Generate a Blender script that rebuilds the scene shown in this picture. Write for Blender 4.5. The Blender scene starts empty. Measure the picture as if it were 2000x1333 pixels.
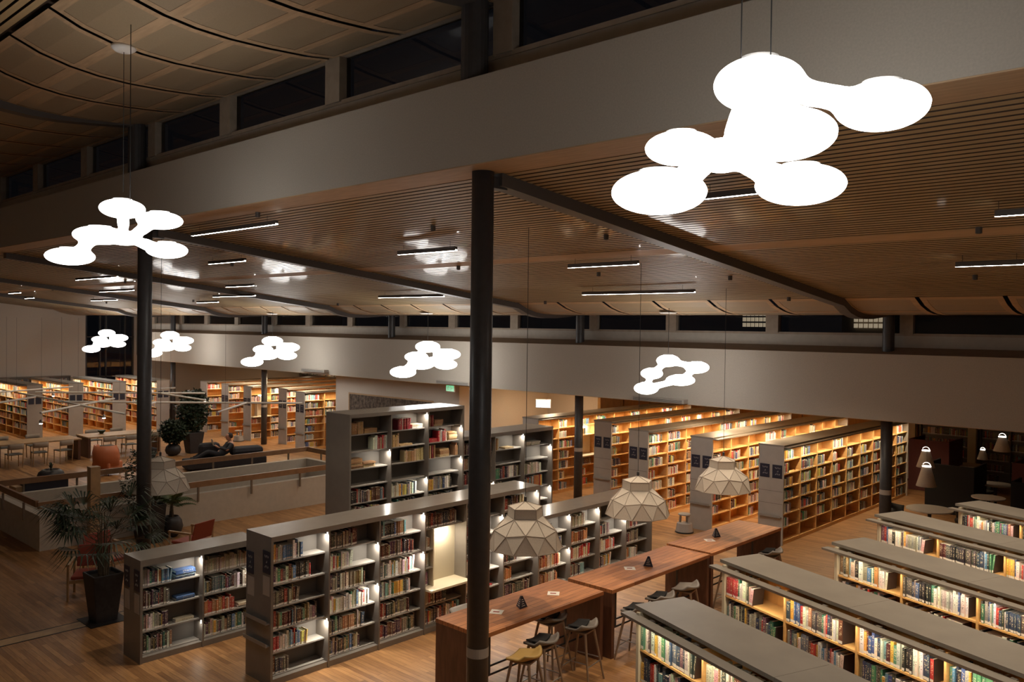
import bpy, math, random
import numpy as np
from mathutils import Matrix, Vector
random.seed(7)
rnd = random.random
uni = random.uniform
SC = bpy.context.scene
COL = SC.collection

# ------------------------------------------------------------ camera
F_PX, PITCH, ROLL, YAW, CAMH = 1647.24, 0.01690696, 0.0122471, 0.75293035, 4.83
_cy, _sy, _cp, _sp = math.cos(YAW), math.sin(YAW), math.cos(PITCH), math.sin(PITCH)
FWD = Vector((-_sy*_cp, _cy*_cp, -_sp)); _R = Vector((_cy, _sy, 0)); _U = _R.cross(FWD)
CR = _R*math.cos(ROLL) + _U*math.sin(ROLL); CU = -_R*math.sin(ROLL) + _U*math.cos(ROLL)
CAM = Vector((0, 0, CAMH))
cam = bpy.data.cameras.new('camera'); cam.sensor_width = 36; cam.lens = F_PX*36/2000
cam.clip_start = .05; cam.clip_end = 200
co = bpy.data.objects.new('camera', cam); COL.objects.link(co)
m3 = Matrix((CR, CU, -FWD)).transposed()
co.matrix_world = Matrix.Translation(CAM) @ m3.to_4x4()
SC.camera = co

# ------------------------------------------------------------ world, exposure
SC.view_settings.view_transform = 'Standard'; SC.view_settings.look = 'None'
SC.view_settings.exposure = 0.5; SC.view_settings.gamma = 1
SC.view_settings.use_curve_mapping = False
W = bpy.data.worlds.new('night'); SC.world = W; W.use_nodes = True
W.node_tree.nodes['Background'].inputs[0].default_value = (.0022, .0022, .0028, 1)
W.node_tree.nodes['Background'].inputs[1].default_value = 1.0
SC.cycles.max_bounces = 7; SC.cycles.diffuse_bounces = 5; SC.cycles.glossy_bounces = 3
SC.cycles.transparent_max_bounces = 8
SC.cycles.caustics_reflective = False; SC.cycles.caustics_refractive = False
SC.cycles.sample_clamp_indirect = 4.0
SC.cycles.use_denoising = True
BLOB_E, TUBE_E, DOWN_W, SPOT_W, WARM_W = 5.6, 26.0, .42, 1.15, 1.1

def ray(x, y): return CR*((x-1000)/F_PX) - CU*((y-666.5)/F_PX) + FWD
def at_z(x, y, z):
    d = ray(x, y); return CAM + d*((z-CAMH)/d.z)
def at_x(x, y, X):
    d = ray(x, y); return CAM + d*(X/d.x)
def at_y(x, y, Y):
    d = ray(x, y); return CAM + d*(Y/d.y)
def at_d(x, y, dep): return CAM + ray(x, y)*dep

# ------------------------------------------------------------ materials
MATS = {}
def nt(name):
    m = bpy.data.materials.new(name); m.use_nodes = True
    t = m.node_tree; b = t.nodes['Principled BSDF']; MATS[name] = m
    return m, t, b
def lk(t, a, b): t.links.new(a, b)
def mat(name, col, rough=.6, metal=0, noise=0, nscale=8, spec=None, coat=0, bump=0, stretch=None):
    m, t, b = nt(name)
    b.inputs['Base Color'].default_value = (*col, 1); b.inputs['Roughness'].default_value = rough
    b.inputs['Metallic'].default_value = metal
    if spec is not None: b.inputs['Specular IOR Level'].default_value = spec
    if coat: b.inputs['Coat Weight'].default_value = coat; b.inputs['Coat Roughness'].default_value = .05
    if noise or bump:
        tc = t.nodes.new('ShaderNodeTexCoord'); n = t.nodes.new('ShaderNodeTexNoise')
        mp = t.nodes.new('ShaderNodeMapping'); mp.inputs['Scale'].default_value = stretch or (1, 1, 1)
        n.inputs['Scale'].default_value = nscale; n.inputs['Detail'].default_value = 3
        lk(t, tc.outputs['Object'], mp.inputs['Vector']); lk(t, mp.outputs[0], n.inputs['Vector'])
        if noise:
            r = t.nodes.new('ShaderNodeValToRGB')
            r.color_ramp.elements[0].position = .3; r.color_ramp.elements[1].position = .7
            r.color_ramp.elements[0].color = (*[max(0, c*(1-noise)) for c in col], 1)
            r.color_ramp.elements[1].color = (*[min(1, c*(1+noise)) for c in col], 1)
            lk(t, n.outputs['Fac'], r.inputs[0]); lk(t, r.outputs[0], b.inputs['Base Color'])
        if bump:
            bp = t.nodes.new('ShaderNodeBump'); bp.inputs['Strength'].default_value = bump
            bp.inputs['Distance'].default_value = .01
            lk(t, n.outputs['Fac'], bp.inputs['Height']); lk(t, bp.outputs[0], b.inputs['Normal'])
    return m
def emis(name, col, s, base=(.8, .8, .8)):
    m, t, b = nt(name)
    b.inputs['Base Color'].default_value = (*base, 1)
    b.inputs['Emission Color'].default_value = (*col, 1); b.inputs['Emission Strength'].default_value = s
    return m
def plank_mat(name, c1, c2, width, length, rough, along='X', mortar=(.03, .015, .008), gap=.004, bias=0):
    m, t, b = nt(name)
    tc = t.nodes.new('ShaderNodeTexCoord'); mp = t.nodes.new('ShaderNodeMapping')
    if along == 'Y': mp.inputs['Rotation'].default_value = (0, 0, math.pi/2)
    br = t.nodes.new('ShaderNodeTexBrick')
    br.inputs['Color1'].default_value = (*c1, 1); br.inputs['Color2'].default_value = (*c2, 1)
    br.inputs['Mortar'].default_value = (*mortar, 1); br.inputs['Scale'].default_value = 1
    br.inputs['Brick Width'].default_value = length; br.inputs['Row Height'].default_value = width
    br.inputs['Mortar Size'].default_value = gap; br.inputs['Bias'].default_value = bias
    br.offset = .37
    lk(t, tc.outputs['Object'], mp.inputs['Vector']); lk(t, mp.outputs[0], br.inputs['Vector'])
    n = t.nodes.new('ShaderNodeTexNoise'); n.inputs['Scale'].default_value = 3; n.inputs['Detail'].default_value = 5
    mp2 = t.nodes.new('ShaderNodeMapping'); mp2.inputs['Scale'].default_value = (1.2, 14, 6) if along == 'X' else (14, 1.2, 6)
    lk(t, tc.outputs['Object'], mp2.inputs['Vector']); lk(t, mp2.outputs[0], n.inputs['Vector'])
    mx = t.nodes.new('ShaderNodeMix'); mx.data_type = 'RGBA'; mx.blend_type = 'MULTIPLY'; mx.inputs[0].default_value = .55
    rp = t.nodes.new('ShaderNodeValToRGB'); rp.color_ramp.elements[0].color = (.45, .42, .4, 1)
    rp.color_ramp.elements[0].position = .3; rp.color_ramp.elements[1].position = .65
    lk(t, n.outputs['Fac'], rp.inputs[0])
    lk(t, br.outputs['Color'], mx.inputs[6]); lk(t, rp.outputs[0], mx.inputs[7])
    lk(t, mx.outputs[2], b.inputs['Base Color']); b.inputs['Roughness'].default_value = rough
    return m
plank_mat('floor', (.47, .25, .10), (.27, .13, .05), .075, 1.1, .40, 'X', (.12, .06, .025), .002)
plank_mat('tabletop', (.56, .23, .085), (.34, .125, .045), .10, 1.3, .55, 'Y', (.14, .06, .025), .004)
mat('table_side', (.12, .052, .030), .45, noise=.25, nscale=6, stretch=(3, 3, .6))
mat('wall', (.62, .57, .50), .75, noise=.04, nscale=30)
mat('fascia', (.44, .405, .35), .7, noise=.06, nscale=60)
mat('ply', (.50, .35, .215), .6, noise=.12, nscale=3, stretch=(1, 8, 8), spec=.25)
mat('slat', (.43, .315, .17), .5, noise=.10, nscale=2, stretch=(.5, 8, 8), coat=.22)
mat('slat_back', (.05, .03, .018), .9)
mat('ply_perf', (.36, .275, .175), .45, noise=.08, nscale=90, coat=.25)
mat('steel_dark', (.055, .053, .056), .42, metal=.1, noise=.1, nscale=12)
mat('beam', (.10, .09, .085), .45, metal=.1)
mat('frame_wood', (.33, .27, .21), .6, noise=.1)
mat('apron', (.42, .38, .33), .65, noise=.05)
mat('ledge', (.26, .20, .15), .7, noise=.06)
mat('gray_panel', (.205, .185, .165), .2, noise=.04, nscale=5)
mat('gray_back', (.15, .138, .125), .5)
mat('gray_inner', (.29, .27, .245), .45, noise=.04, nscale=5)
mat('gray_end', (.40, .365, .325), .45, noise=.05, nscale=5)
mat('gray_top', (.27, .245, .21), .4, noise=.06, nscale=4)
mat('wood_shelf', (.70, .42, .16), .45, noise=.10, nscale=4, stretch=(2, 2, 7))
mat('wood_back', (.66, .36, .12), .5, noise=.12, nscale=3, stretch=(5, 5, .8))
mat('wood_edge', (.80, .62, .36), .45)
mat('cream', (.72, .65, .50), .5)
mat('plate', (.022, .024, .045), .4)
mat('paper', (.75, .72, .66), .6)
mat('ink', (.55, .53, .50), .6)
mat('black', (.012, .011, .012), .5)
mat('dark_fabric', (.022, .022, .028), .85, noise=.2, nscale=30)
mat('stool_shell', (.22, .20, .18), .5)
mat('stool_shell_ochre', (.42, .27, .08), .5)
mat('stool_wood', (.24, .17, .115), .5, noise=.15, nscale=10)
mat('cushion', (.012, .012, .013), .9)
mat('felt', (.56, .50, .43), .9, noise=.05, nscale=60, bump=.2)
mat('felt_seam', (.36, .31, .26), .9)
mat('cord', (.03, .03, .03), .6)
mat('steel', (.45, .44, .43), .35, metal=.8)
mat('white_plastic', (.78, .76, .72), .5)
mat('pot', (.025, .024, .028), .5, noise=.2, nscale=20)
mat('soil', (.02, .014, .01), .95)
mat('leaf', (.018, .032, .015), .5, noise=.35, nscale=6)
mat('leaf_light', (.07, .105, .035), .5, noise=.3, nscale=6)
mat('stem', (.09, .065, .04), .8, noise=.3, nscale=20)
mat('red_leather', (.30, .055, .035), .5)
mat('orange_leather', (.50, .16, .07), .5)
mat('oak', (.42, .27, .14), .5, noise=.15, nscale=6)
mat('rail_wood', (.26, .14, .07), .45, noise=.15, nscale=5)
mat('parapet', (.50, .45, .38), .8, noise=.05, nscale=8)
mat('stool_gray', (.36, .33, .30), .55)
mat('booth_black', (.008, .007, .008), .8)
mat('booth_red', (.11, .028, .024), .75)
mat('table_white', (.62, .57, .49), .4)
mat('chair_dark', (.075, .075, .07), .7)
mat('skin', (.50, .27, .18), .6)
mat('hair', (.03, .02, .015), .8)
mat('cloth_dark', (.025, .026, .032), .9)
mat('art_dark', (.12, .095, .075), .8, noise=.7, nscale=9)
mat('band_metal', (.20, .15, .11), .5)
mat('facade_stone', (.20, .16, .12), .9)
emis('blob', (1.0, .965, .91), BLOB_E)
emis('tube', (1.0, .95, .86), TUBE_E)
emis('led_post', (1.0, .93, .82), 1.4)
emis('cone_lit', (1.0, .9, .78), 1.7)
emis('exit_lit', (.62, .85, 1.0), 1.0)
emis('exit_green', (.05, .55, .25), .7)
emis('window_lit', (1.0, .78, .5), .35)
emis('bulb', (1.0, .93, .8), 14)
def glass():
    m = bpy.data.materials.new('glass'); m.use_nodes = True; t = m.node_tree; t.nodes.clear(); MATS['glass'] = m
    o = t.nodes.new('ShaderNodeOutputMaterial'); mx = t.nodes.new('ShaderNodeMixShader')
    tr = t.nodes.new('ShaderNodeBsdfTransparent'); tr.inputs[0].default_value = (.55, .57, .6, 1)
    gl = t.nodes.new('ShaderNodeBsdfGlossy'); gl.inputs['Roughness'].default_value = .02
    gl.inputs[0].default_value = (.9, .9, .9, 1)
    fr = t.nodes.new('ShaderNodeFresnel'); fr.inputs[0].default_value = 1.5
    lk(t, fr.outputs[0], mx.inputs[0]); lk(t, tr.outputs[0], mx.inputs[1]); lk(t, gl.outputs[0], mx.inputs[2])
    lk(t, mx.outputs[0], o.inputs[0])
glass()
def book_mat():
    m, t, b = nt('book'); b.inputs['Roughness'].default_value = .45
    at = t.nodes.new('ShaderNodeAttribute'); at.attribute_name = 'Col'
    uv = t.nodes.new('ShaderNodeUVMap'); uv.uv_map = 'UV'
    sp = t.nodes.new('ShaderNodeSeparateXYZ'); lk(t, uv.outputs[0], sp.inputs[0])
    def math_(op, a, bb=None):
        n = t.nodes.new('ShaderNodeMath'); n.operation = op
        for i, v in enumerate((a, bb)):
            if v is None: continue
            if isinstance(v, (int, float)): n.inputs[i].default_value = v
            else: lk(t, v, n.inputs[i])
        return n.outputs[0]
    def band(v, lo, hi): return math_('MULTIPLY', math_('GREATER_THAN', v, lo), math_('LESS_THAN', v, hi))
    isp = math_('GREATER_THAN', sp.outputs[0], 0.02)
    lab = math_('MULTIPLY', math_('MULTIPLY', band(sp.outputs[1], .03, .15), isp), math_('GREATER_THAN', at.outputs['Alpha'], .25))
    # title block: noise bars down the spine
    w = t.nodes.new('ShaderNodeTexNoise'); w.inputs['Scale'].default_value = 1
    cb = t.nodes.new('ShaderNodeCombineXYZ')
    lk(t, math_('MULTIPLY', sp.outputs[0], 2.2), cb.inputs[0]); lk(t, math_('MULTIPLY', sp.outputs[1], 26), cb.inputs[1])
    lk(t, math_('MULTIPLY', at.outputs['Alpha'], 91), cb.inputs[2]); lk(t, cb.outputs[0], w.inputs['Vector'])
    ttl = math_('MULTIPLY', math_('GREATER_THAN', w.outputs['Fac'], .56),
                math_('MULTIPLY', band(sp.outputs[1], .32, .88), band(sp.outputs[0], .28, .74)))
    lum = t.nodes.new('ShaderNodeRGBToBW'); lk(t, at.outputs['Color'], lum.inputs[0])
    inv = t.nodes.new('ShaderNodeMix'); inv.data_type = 'RGBA'
    lk(t, math_('GREATER_THAN', lum.outputs[0], .28), inv.inputs[0])
    inv.inputs[6].default_value = (.75, .66, .45, 1); inv.inputs[7].default_value = (.06, .05, .07, 1)
    m1 = t.nodes.new('ShaderNodeMix'); m1.data_type = 'RGBA'
    lk(t, math_('MULTIPLY', ttl, .8), m1.inputs[0]); lk(t, at.outputs['Color'], m1.inputs[6]); lk(t, inv.outputs[2], m1.inputs[7])
    m2 = t.nodes.new('ShaderNodeMix'); m2.data_type = 'RGBA'
    lk(t, lab, m2.inputs[0]); lk(t, m1.outputs[2], m2.inputs[6]); m2.inputs[7].default_value = (.82, .80, .76, 1)
    lk(t, m2.outputs[2], b.inputs['Base Color'])
book_mat()

# ------------------------------------------------------------ mesh helpers
class MB:
    def __init__(s): s.v = []; s.f = []; s.m = []
    def add(s, vs, fs, mi=0, T=None):
        o = len(s.v)
        s.v += [tuple(T @ Vector(p)) if T else tuple(p) for p in vs]
        s.f += [tuple(i+o for i in f) for f in fs]; s.m += [mi]*len(fs); return s
    def box(s, x0, x1, y0, y1, z0, z1, mi=0, T=None):
        vs = [(x0, y0, z0), (x1, y0, z0), (x1, y1, z0), (x0, y1, z0), (x0, y0, z1), (x1, y0, z1), (x1, y1, z1), (x0, y1, z1)]
        return s.add(vs, [(0, 3, 2, 1), (4, 5, 6, 7), (0, 1, 5, 4), (1, 2, 6, 5), (2, 3, 7, 6), (3, 0, 4, 7)], mi, T)
    def rod(s, p, q, r0, r1=None, n=8, mi=0, caps=True):
        r1 = r0 if r1 is None else r1
        p, q = Vector(p), Vector(q); d = (q-p).normalized()
        a = d.cross(Vector((0, 0, 1)) if abs(d.z) < .9 else Vector((1, 0, 0))).normalized(); b = d.cross(a)
        vs = []
        for c, r in ((p, r0), (q, r1)):
            for i in range(n):
                t = 2*math.pi*i/n; vs.append(c + a*(r*math.cos(t)) + b*(r*math.sin(t)))
        fs = [(i, (i+1) % n, n+(i+1) % n, n+i) for i in range(n)]
        if caps: fs += [tuple(range(n-1, -1, -1)), tuple(range(n, 2*n))]
        return s.add(vs, fs, mi)
    def lathe(s, prof, n=20, mi=0, c=(0, 0, 0), sx=1, sy=1, cap=True):
        vs = []; k = len(prof)
        for r, z in prof:
            for i in range(n):
                t = 2*math.pi*i/n; vs.append((c[0]+r*sx*math.cos(t), c[1]+r*sy*math.sin(t), c[2]+z))
        fs = []
        for j in range(k-1):
            for i in range(n): fs.append((j*n+i, j*n+(i+1) % n, (j+1)*n+(i+1) % n, (j+1)*n+i))
        if cap: fs += [tuple(range(n-1, -1, -1)), tuple(range((k-1)*n, k*n))]
        return s.add(vs, fs, mi)
    def build(s, name, mats, parent=None, smooth=False, bevel=0):
        me = bpy.data.meshes.new(name); me.from_pydata(s.v, [], s.f)
        for q in ([mats] if isinstance(mats, str) else mats): me.materials.append(MATS[q])
        me.polygons.foreach_set('material_index', s.m)
        if smooth: me.polygons.foreach_set('use_smooth', [True]*len(s.f))
        me.update()
        o = bpy.data.objects.new(name, me); COL.objects.link(o)
        if parent: o.parent = parent
        if bevel:
            b = o.modifiers.new('b', 'BEVEL'); b.width = bevel; b.segments = 2; b.limit_method = 'ANGLE'
        return o
def tag(o, label, cat, group=None):
    o['label'] = label; o['category'] = cat
    if group: o['group'] = group
    return o
def thing(name, label, cat, loc=(0, 0, 0), rz=0, group=None, M=None):
    o = bpy.data.objects.new(name, None); COL.objects.link(o); o.empty_display_size = .1
    if M is None: o.location = loc; o.rotation_euler = (0, 0, rz)
    else: o.matrix_world = M
    return tag(o, label, cat, group)
def struct(name, mb, mats, **k):
    o = mb.build(name, mats, **k); o['kind'] = 'structure'; return o
def dup(root, loc, rz, label=None, group=None):
    r = root.copy(); COL.objects.link(r); r.location = loc; r.rotation_euler = (0, 0, rz)
    if label: r['label'] = label
    if group: r['group'] = group
    for ch in list(root.children):
        c = ch.copy(); COL.objects.link(c); c.parent = r
        for g in ch.children:
            d = g.copy(); COL.objects.link(d); d.parent = c
    return r
def area(name, M, sx, sy, watts, col, parent=None, spread=math.pi):
    l = bpy.data.lights.new(name, 'AREA'); l.shape = 'RECTANGLE'; l.size = sx; l.size_y = sy
    l.energy = watts; l.color = col; l.spread = spread
    o = bpy.data.objects.new(name, l); COL.objects.link(o)
    if parent: o.parent = parent
    o.matrix_local = M
    return o
ORD = ['first', 'second', 'third', 'fourth', 'fifth', 'sixth', 'seventh', 'eighth', 'ninth', 'tenth', 'eleventh', 'twelfth',
       'thirteenth', 'fourteenth', 'fifteenth', 'sixteenth', 'seventeenth', 'eighteenth', 'nineteenth', 'twentieth'] + ['later']*60

# ------------------------------------------------------------ structure: floor, void, walls
VX0, VX1, VY0, VY1 = -22.0, -19.2, 6.1, 14.4      # the stair void
FX0, FX1, FY0, FY1 = -46.5, 6.0, -3.0, 33.0
m = MB()
for (a, b, c, d) in ((FX0, VX0, FY0, FY1), (VX1, FX1, FY0, FY1), (VX0, VX1, FY0, VY0), (VX0, VX1, VY1, FY1)):
    m.box(a, b, c, d, -.3, 0)
struct('floor', m, 'floor')
m = MB(); m.box(-14.24, -13.97, -3, 8.5, 0, .003); m.box(-14.27, -14.24, -3, 8.5, 0, .004, 1); m.box(-13.97, -13.94, -3, 8.5, 0, .004, 1)
struct('trim_1', m, ['oak', 'black'])
# void walls and parapets
m = MB(); T = .16
m.box(VX1-T, VX1, VY0, VY1, 0, .74)
struct('wall_parapet_near', m, 'parapet')
m = MB(); m.box(VX0-T, VX0, VY0-T, VY1+T, 0, .75); struct('wall_parapet_far', m, 'parapet')
m = MB(); m.box(VX0, VX1-T, VY0, VY0+T, 0, .74); struct('wall_parapet_side', m, 'parapet')
m = MB(); m.box(VX0, VX1, VY1, VY1+T, 0, .75); struct('wall_parapet_end', m, 'parapet')
m = MB()
m.box(VX0-T, VX0, VY0, VY1, -3.2, -.0); m.box(VX1-T, VX1, VY0, VY1, -3.2, -.3); m.box(VX0, VX1-T, VY0-T, VY0, -3.2, -.3)
m.box(VX0, VX1-T, VY1, VY1+T, -3.2, -.3); struct('wall_void', m, 'parapet')
m = MB(); m.box(VX0, VX1, VY0, VY1, -3.3, -3.2); struct('floor_below', m, 'floor')

# walls
m = MB()
WX = -46.3
m.box(WX-.2, WX, -3, 16.88, 0, 9.5); m.box(WX-.2, WX, 19.39, 33, 0, 6); m.box(WX-.2, WX, 16.88, 19.39, 0, .3)
struct('wall_left', m, 'wall')
m = MB(); m.box(FX0, FX1, 30.3, 30.5, 0, 3.2); struct('wall_back', m, 'wall')
m = MB(); m.box(5.8, 6, -3, 33, 0, 9.5); struct('wall_right', m, 'wall')
m = MB(); m.box(FX0, FX1, -3.2, -3, 0, 9.5); struct('wall_front', m, 'wall')
m = MB(); m.box(-26.05, -19.4, 18.3, 22.6, 0, 3.03); struct('wall_core', m, 'wall')
m = MB(); m.box(-26.05, -17.2, 22.6, 22.75, 0, 3.03); struct('wall_recess', m, 'wall')
# upper walls above the lower hall roof: right end closing etc.
# window on the end wall
m = MB()
for y in (16.9, 17.6, 17.9, 18.9, 19.3): m.box(WX-.16, WX-.04, y, y+.07, .3, 6.0)
for z in (1.9, 4.0): m.box(WX-.16, WX-.04, 16.9, 19.4, z, z+.06)
w = struct('window_1', m, 'steel_dark')
g = MB().add([(WX-.1, 16.9, .3), (WX-.1, 19.4, .3), (WX-.1, 19.4, 6), (WX-.1, 16.9, 6)], [(0, 1, 2, 3)]).build('pane', 'glass', w)

# near and far fascia, ledge, apron, clerestory
def clerestory(tagn, y, z0, zf0, zf1, wy, wz0, wz1, cols, x0, x1, soff, ledge_z):
    m = MB(); m.box(x0, x1, y, y+.05, zf0, zf1); m.box(x0, x1, y+.05, wy+.2, zf0, zf0+.02)
    struct('wall_fascia_%s' % tagn, m, 'fascia')
    m = MB(); m.box(x0, x1, y+.0, y+soff, zf0-.012, zf0-.001); struct('trim_soffit_%s' % tagn, m, 'ply')
    m = MB(); m.add([(x0, y, zf1), (x1, y, zf1), (x1, wy, ledge_z), (x0, wy, ledge_z)], [(0, 1, 2, 3)])
    m.add([(x0, y+.05, zf1-.05), (x1, y+.05, zf1-.05), (x1, wy, ledge_z-.05), (x0, wy, ledge_z-.05)], [(3, 2, 1, 0)])
    struct('trim_ledge_%s' % tagn, m, 'ledge')
    m = MB(); m.box(x0, x1, wy, wy+.12, ledge_z-.1, wz0); struct('wall_apron_%s' % tagn, m, 'apron')
    mulls = []
    for cx in cols:
        if x0 < cx < x1: mulls.append((cx+.27, .13, cx))
        for k in (1, 2):
            xx = cx - 8.03*k/3 + .03
            if x0 < xx < x1: mulls.append((xx, .15, None))
    mulls.sort()
    m = MB()
    m.box(x0, x1, wy-.02, wy+.1, wz0-.03, wz0+.02); m.box(x0, x1, wy-.02, wy+.1, wz1-.02, wz1+.12)
    for (mx, hw, cc) in mulls: m.box(mx-hw, mx+hw, wy-.05, wy+.12, wz0, wz1+.1)
    struct('trim_window_frame_%s' % tagn, m, 'frame_wood')
    edges = [x0] + [q[0] for q in mulls] + [x1]
    for i in range(len(edges)-1):
        g = MB().add([(edges[i], wy+.06, wz0), (edges[i+1], wy+.06, wz0), (edges[i+1], wy+.06, wz1), (edges[i], wy+.06, wz1)], [(0, 1, 2, 3)])
        struct('window_%d' % (10*(1 if tagn == 'near' else 4)+i), g, 'glass')
XC = [-6.17 - 8.03*k for k in range(-1, 5)]
clerestory('near', 5.8, 0, 6.43, 7.28, 6.15, 7.57, 8.14, XC, -46.2, 5.7, .55, 7.34)
clerestory('far', 17.53, 0, 3.03, 4.37, 18.1, 4.77, 5.26, XC, -41.3, 5.7, .5, 4.50)
# backs so the light stays inside: roofs of the lower hall
m = MB(); m.box(-41.3, 6, 17.6, 33, 3.05, 3.15); m.box(-46.3, -41.3, 19.6, 33, 3.05, 3.15); struct('ceiling_lower_hall', m, 'wall')
m = MB(); m.box(-46.3, -41.3, 19.5, 19.62, 3.05, 6); struct('wall_corner', m, 'wall')

# ------------------------------------------------------------ ceilings (mid nave + near nave share a profile)
def slat_z(Y, o): return 6.42 - .112*(Y-6.28) + (0 if o == 0 else 0)
def nave(tagn, dy, dz, ys, x0, x1, bands):
    # dy,dz shift from the far profile
    def z(Y): return 6.42 - .112*(Y-6.28) + 0
    m = MB(); p = .108
    Y0, Y1 = ys
    n = int((Y1-Y0)/p)
    for i in range(n):
        y = Y0 + i*p
        if any(a < y+.06 < b for a, b in bands): continue
        za = z(y-dy)+dz; zb = z(y+.076-dy)+dz; th_ = .04
        q8 = [(x0, y, za), (x1, y, za), (x1, y+.076, zb), (x0, y+.076, zb), (x0, y, za+th_), (x1, y, za+th_), (x1, y+.076, zb+th_), (x0, y+.076, zb+th_)]
        m.add(q8, [(0, 3, 2, 1)], 0); m.add(q8, [(4, 5, 6, 7), (0, 1, 5, 4), (2, 3, 7, 6)], 1)   # veneered face; sides coloured dark to paint in the shade of the gaps
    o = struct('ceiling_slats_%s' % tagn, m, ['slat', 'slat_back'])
    m = MB()
    for a, b in bands:
        m.add([(x0, a, z(a-dy)+dz), (x1, a, z(a-dy)+dz), (x1, b, z(b-dy)+dz), (x0, b, z(b-dy)+dz)], [(0, 3, 2, 1)])
        # fine joints across the band
    struct('ceiling_band_%s' % tagn, m, 'ply')
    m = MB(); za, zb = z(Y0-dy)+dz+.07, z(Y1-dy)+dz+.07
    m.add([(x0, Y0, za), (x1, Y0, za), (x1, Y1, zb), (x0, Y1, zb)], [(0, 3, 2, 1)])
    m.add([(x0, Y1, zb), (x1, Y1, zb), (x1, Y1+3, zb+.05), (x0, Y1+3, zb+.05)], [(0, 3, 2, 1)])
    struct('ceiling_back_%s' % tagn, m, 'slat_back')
    # curved plywood panels
    P = [(15.27, 5.42), (15.6, 5.285), (15.95, 5.20), (16.3, 5.155), (16.7, 5.14), (17.2, 5.155), (17.7, 5.19), (18.1, 5.245)]
    def cz(Y):
        for (a, za), (b, zb) in zip(P, P[1:]):
            if Y <= b: return za+(zb-za)*(Y-a)/(b-a)
        return P[-1][1]
    yb = [15.27, 15.37, 15.95, 16.09, 16.7, 16.83, 17.45, 17.57, 18.0, 18.1]
    yy = sorted(set([round(q[0], 3) for q in P] + yb))
    m = MB()
    xs = []
    x = -6.17 + 1.338*8
    while x > x0:
        xs.append((x-1.338+.035, x-.035)); x -= 1.338
    for xa, xb in xs:
        xa = max(xa, x0)
        if xb > x1: continue
        cuts = [xa, xa+.10, xb-.10, xb]
        for a, b in zip(yy, yy[1:]):
            mid = (a+b)/2; inband = any(lo < mid < hi for lo, hi in zip(yb[::2], yb[1::2]))
            for ci in range(3):
                mi = 0 if (inband or ci != 1) else 1
                h = .0 if mi == 0 else .004
                m.add([(cuts[ci], a+dy, cz(a)+dz+h), (cuts[ci+1], a+dy, cz(a)+dz+h), (cuts[ci+1], b+dy, cz(b)+dz+h), (cuts[ci], b+dy, cz(b)+dz+h)], [(0, 3, 2, 1)], mi)
    struct('ceiling_panels_%s' % tagn, m, ['ply', 'ply_perf'])
    # beams
    for cx in XC:
        if not x0 < cx < x1: continue
        m = MB(); pts = [(max(6.2 if tagn == 'far' else -3, -3), None)]
        ya = 6.3 if tagn == 'far' else -3-dy
        prof = [(ya, z(ya)), (15.27, z(15.27))] + [(a, b) for a, b in P[1:]]
        hw = .10
        for (a, za), (b, zb) in zip(prof, prof[1:]):
            d0, d1 = .13, .13
            if b > 15.6: d1 = max(.03, .13-.05*(b-15.6))
            if a > 15.6: d0 = max(.03, .13-.05*(a-15.6))
            v = [(cx-hw, a+dy, za+dz-d0), (cx+hw, a+dy, za+dz-d0), (cx+hw, b+dy, zb+dz-d1), (cx-hw, b+dy, zb+dz-d1),
                 (cx-hw, a+dy, za+dz+.04), (cx+hw, a+dy, za+dz+.04), (cx+hw, b+dy, zb+dz+.04), (cx-hw, b+dy, zb+dz+.04)]
            m.add(v, [(0, 3, 2, 1), (4, 5, 6, 7), (0, 1, 5, 4), (1, 2, 6, 5), (2, 3, 7, 6), (3, 0, 4, 7)])
        struct('ceiling_beam', m, 'beam')
nave('far', 0, 0, (6.35, 15.27), -46.2, 5.7, [(10.30, 10.66)])
nave('near', -11.95, 2.88, (-3, 3.32), -46.2, 5.7, [(-1.5, -1.2)])

# ------------------------------------------------------------ columns
COLN = {('n', 0): 'dark round steel column standing in front of the wooden bar table', ('n', 1): 'dark round steel column behind the large potted palm',
        ('f', 0): 'dark steel column beside the last seven bays of lit wooden bookcase', ('f', 1): 'dark steel column next to the bright reading niche',
        ('f', 3): 'slim dark column among the lit wooden bookcases behind the sofa', ('f', 4): 'dark column at the far corner under the grey beam'}
for row, (y, top) in {'n': (6.12, 6.42), 'f': (17.83, 3.03)}.items():
    for k in range(6):
        cx = XC[k]
        if row == 'n' and (cx < -15 or cx > -5): continue
        if cx > -5: continue
        if row == 'f' and k == 3: continue
        key = (row, k-1)
        t = thing('column', COLN.get(key, 'dark round steel column'), 'column', (cx, y, 0))
        m = MB()
        m.lathe([(.115, 0), (.115, top-.005)], 28); s = m.build('shaft', 'steel_dark', t, smooth=False)
        for p in s.data.polygons: p.use_smooth = len(p.vertices) == 4
        m = MB(); m.lathe([(.1165, 0), (.1165, .10)], 28, cap=False); b = m.build('paper_band' if row == 'n' else 'band', 'gray_end', t)
        b.location = (0, 0, 1.42 if row == 'n' else 1.49)
        if row == 'n':
            m = MB(); m.box(-.06, .06, .1, .3, top-.16, top-.04); m.build('bracket', 'steel_dark', t)
# clerestory stubs of the far columns
for cx in XC:
    if -41 < cx < -5:
        m = MB(); m.lathe([(.115, 4.40), (.115, 5.3)], 20, c=(cx, 17.83, 0)); struct('column_top', m, 'steel_dark')
        m = MB(); m.lathe([(.14, 7.25), (.14, 8.3)], 20, c=(cx, 5.98, 0)); struct('column_top', m, 'steel_dark')

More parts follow.
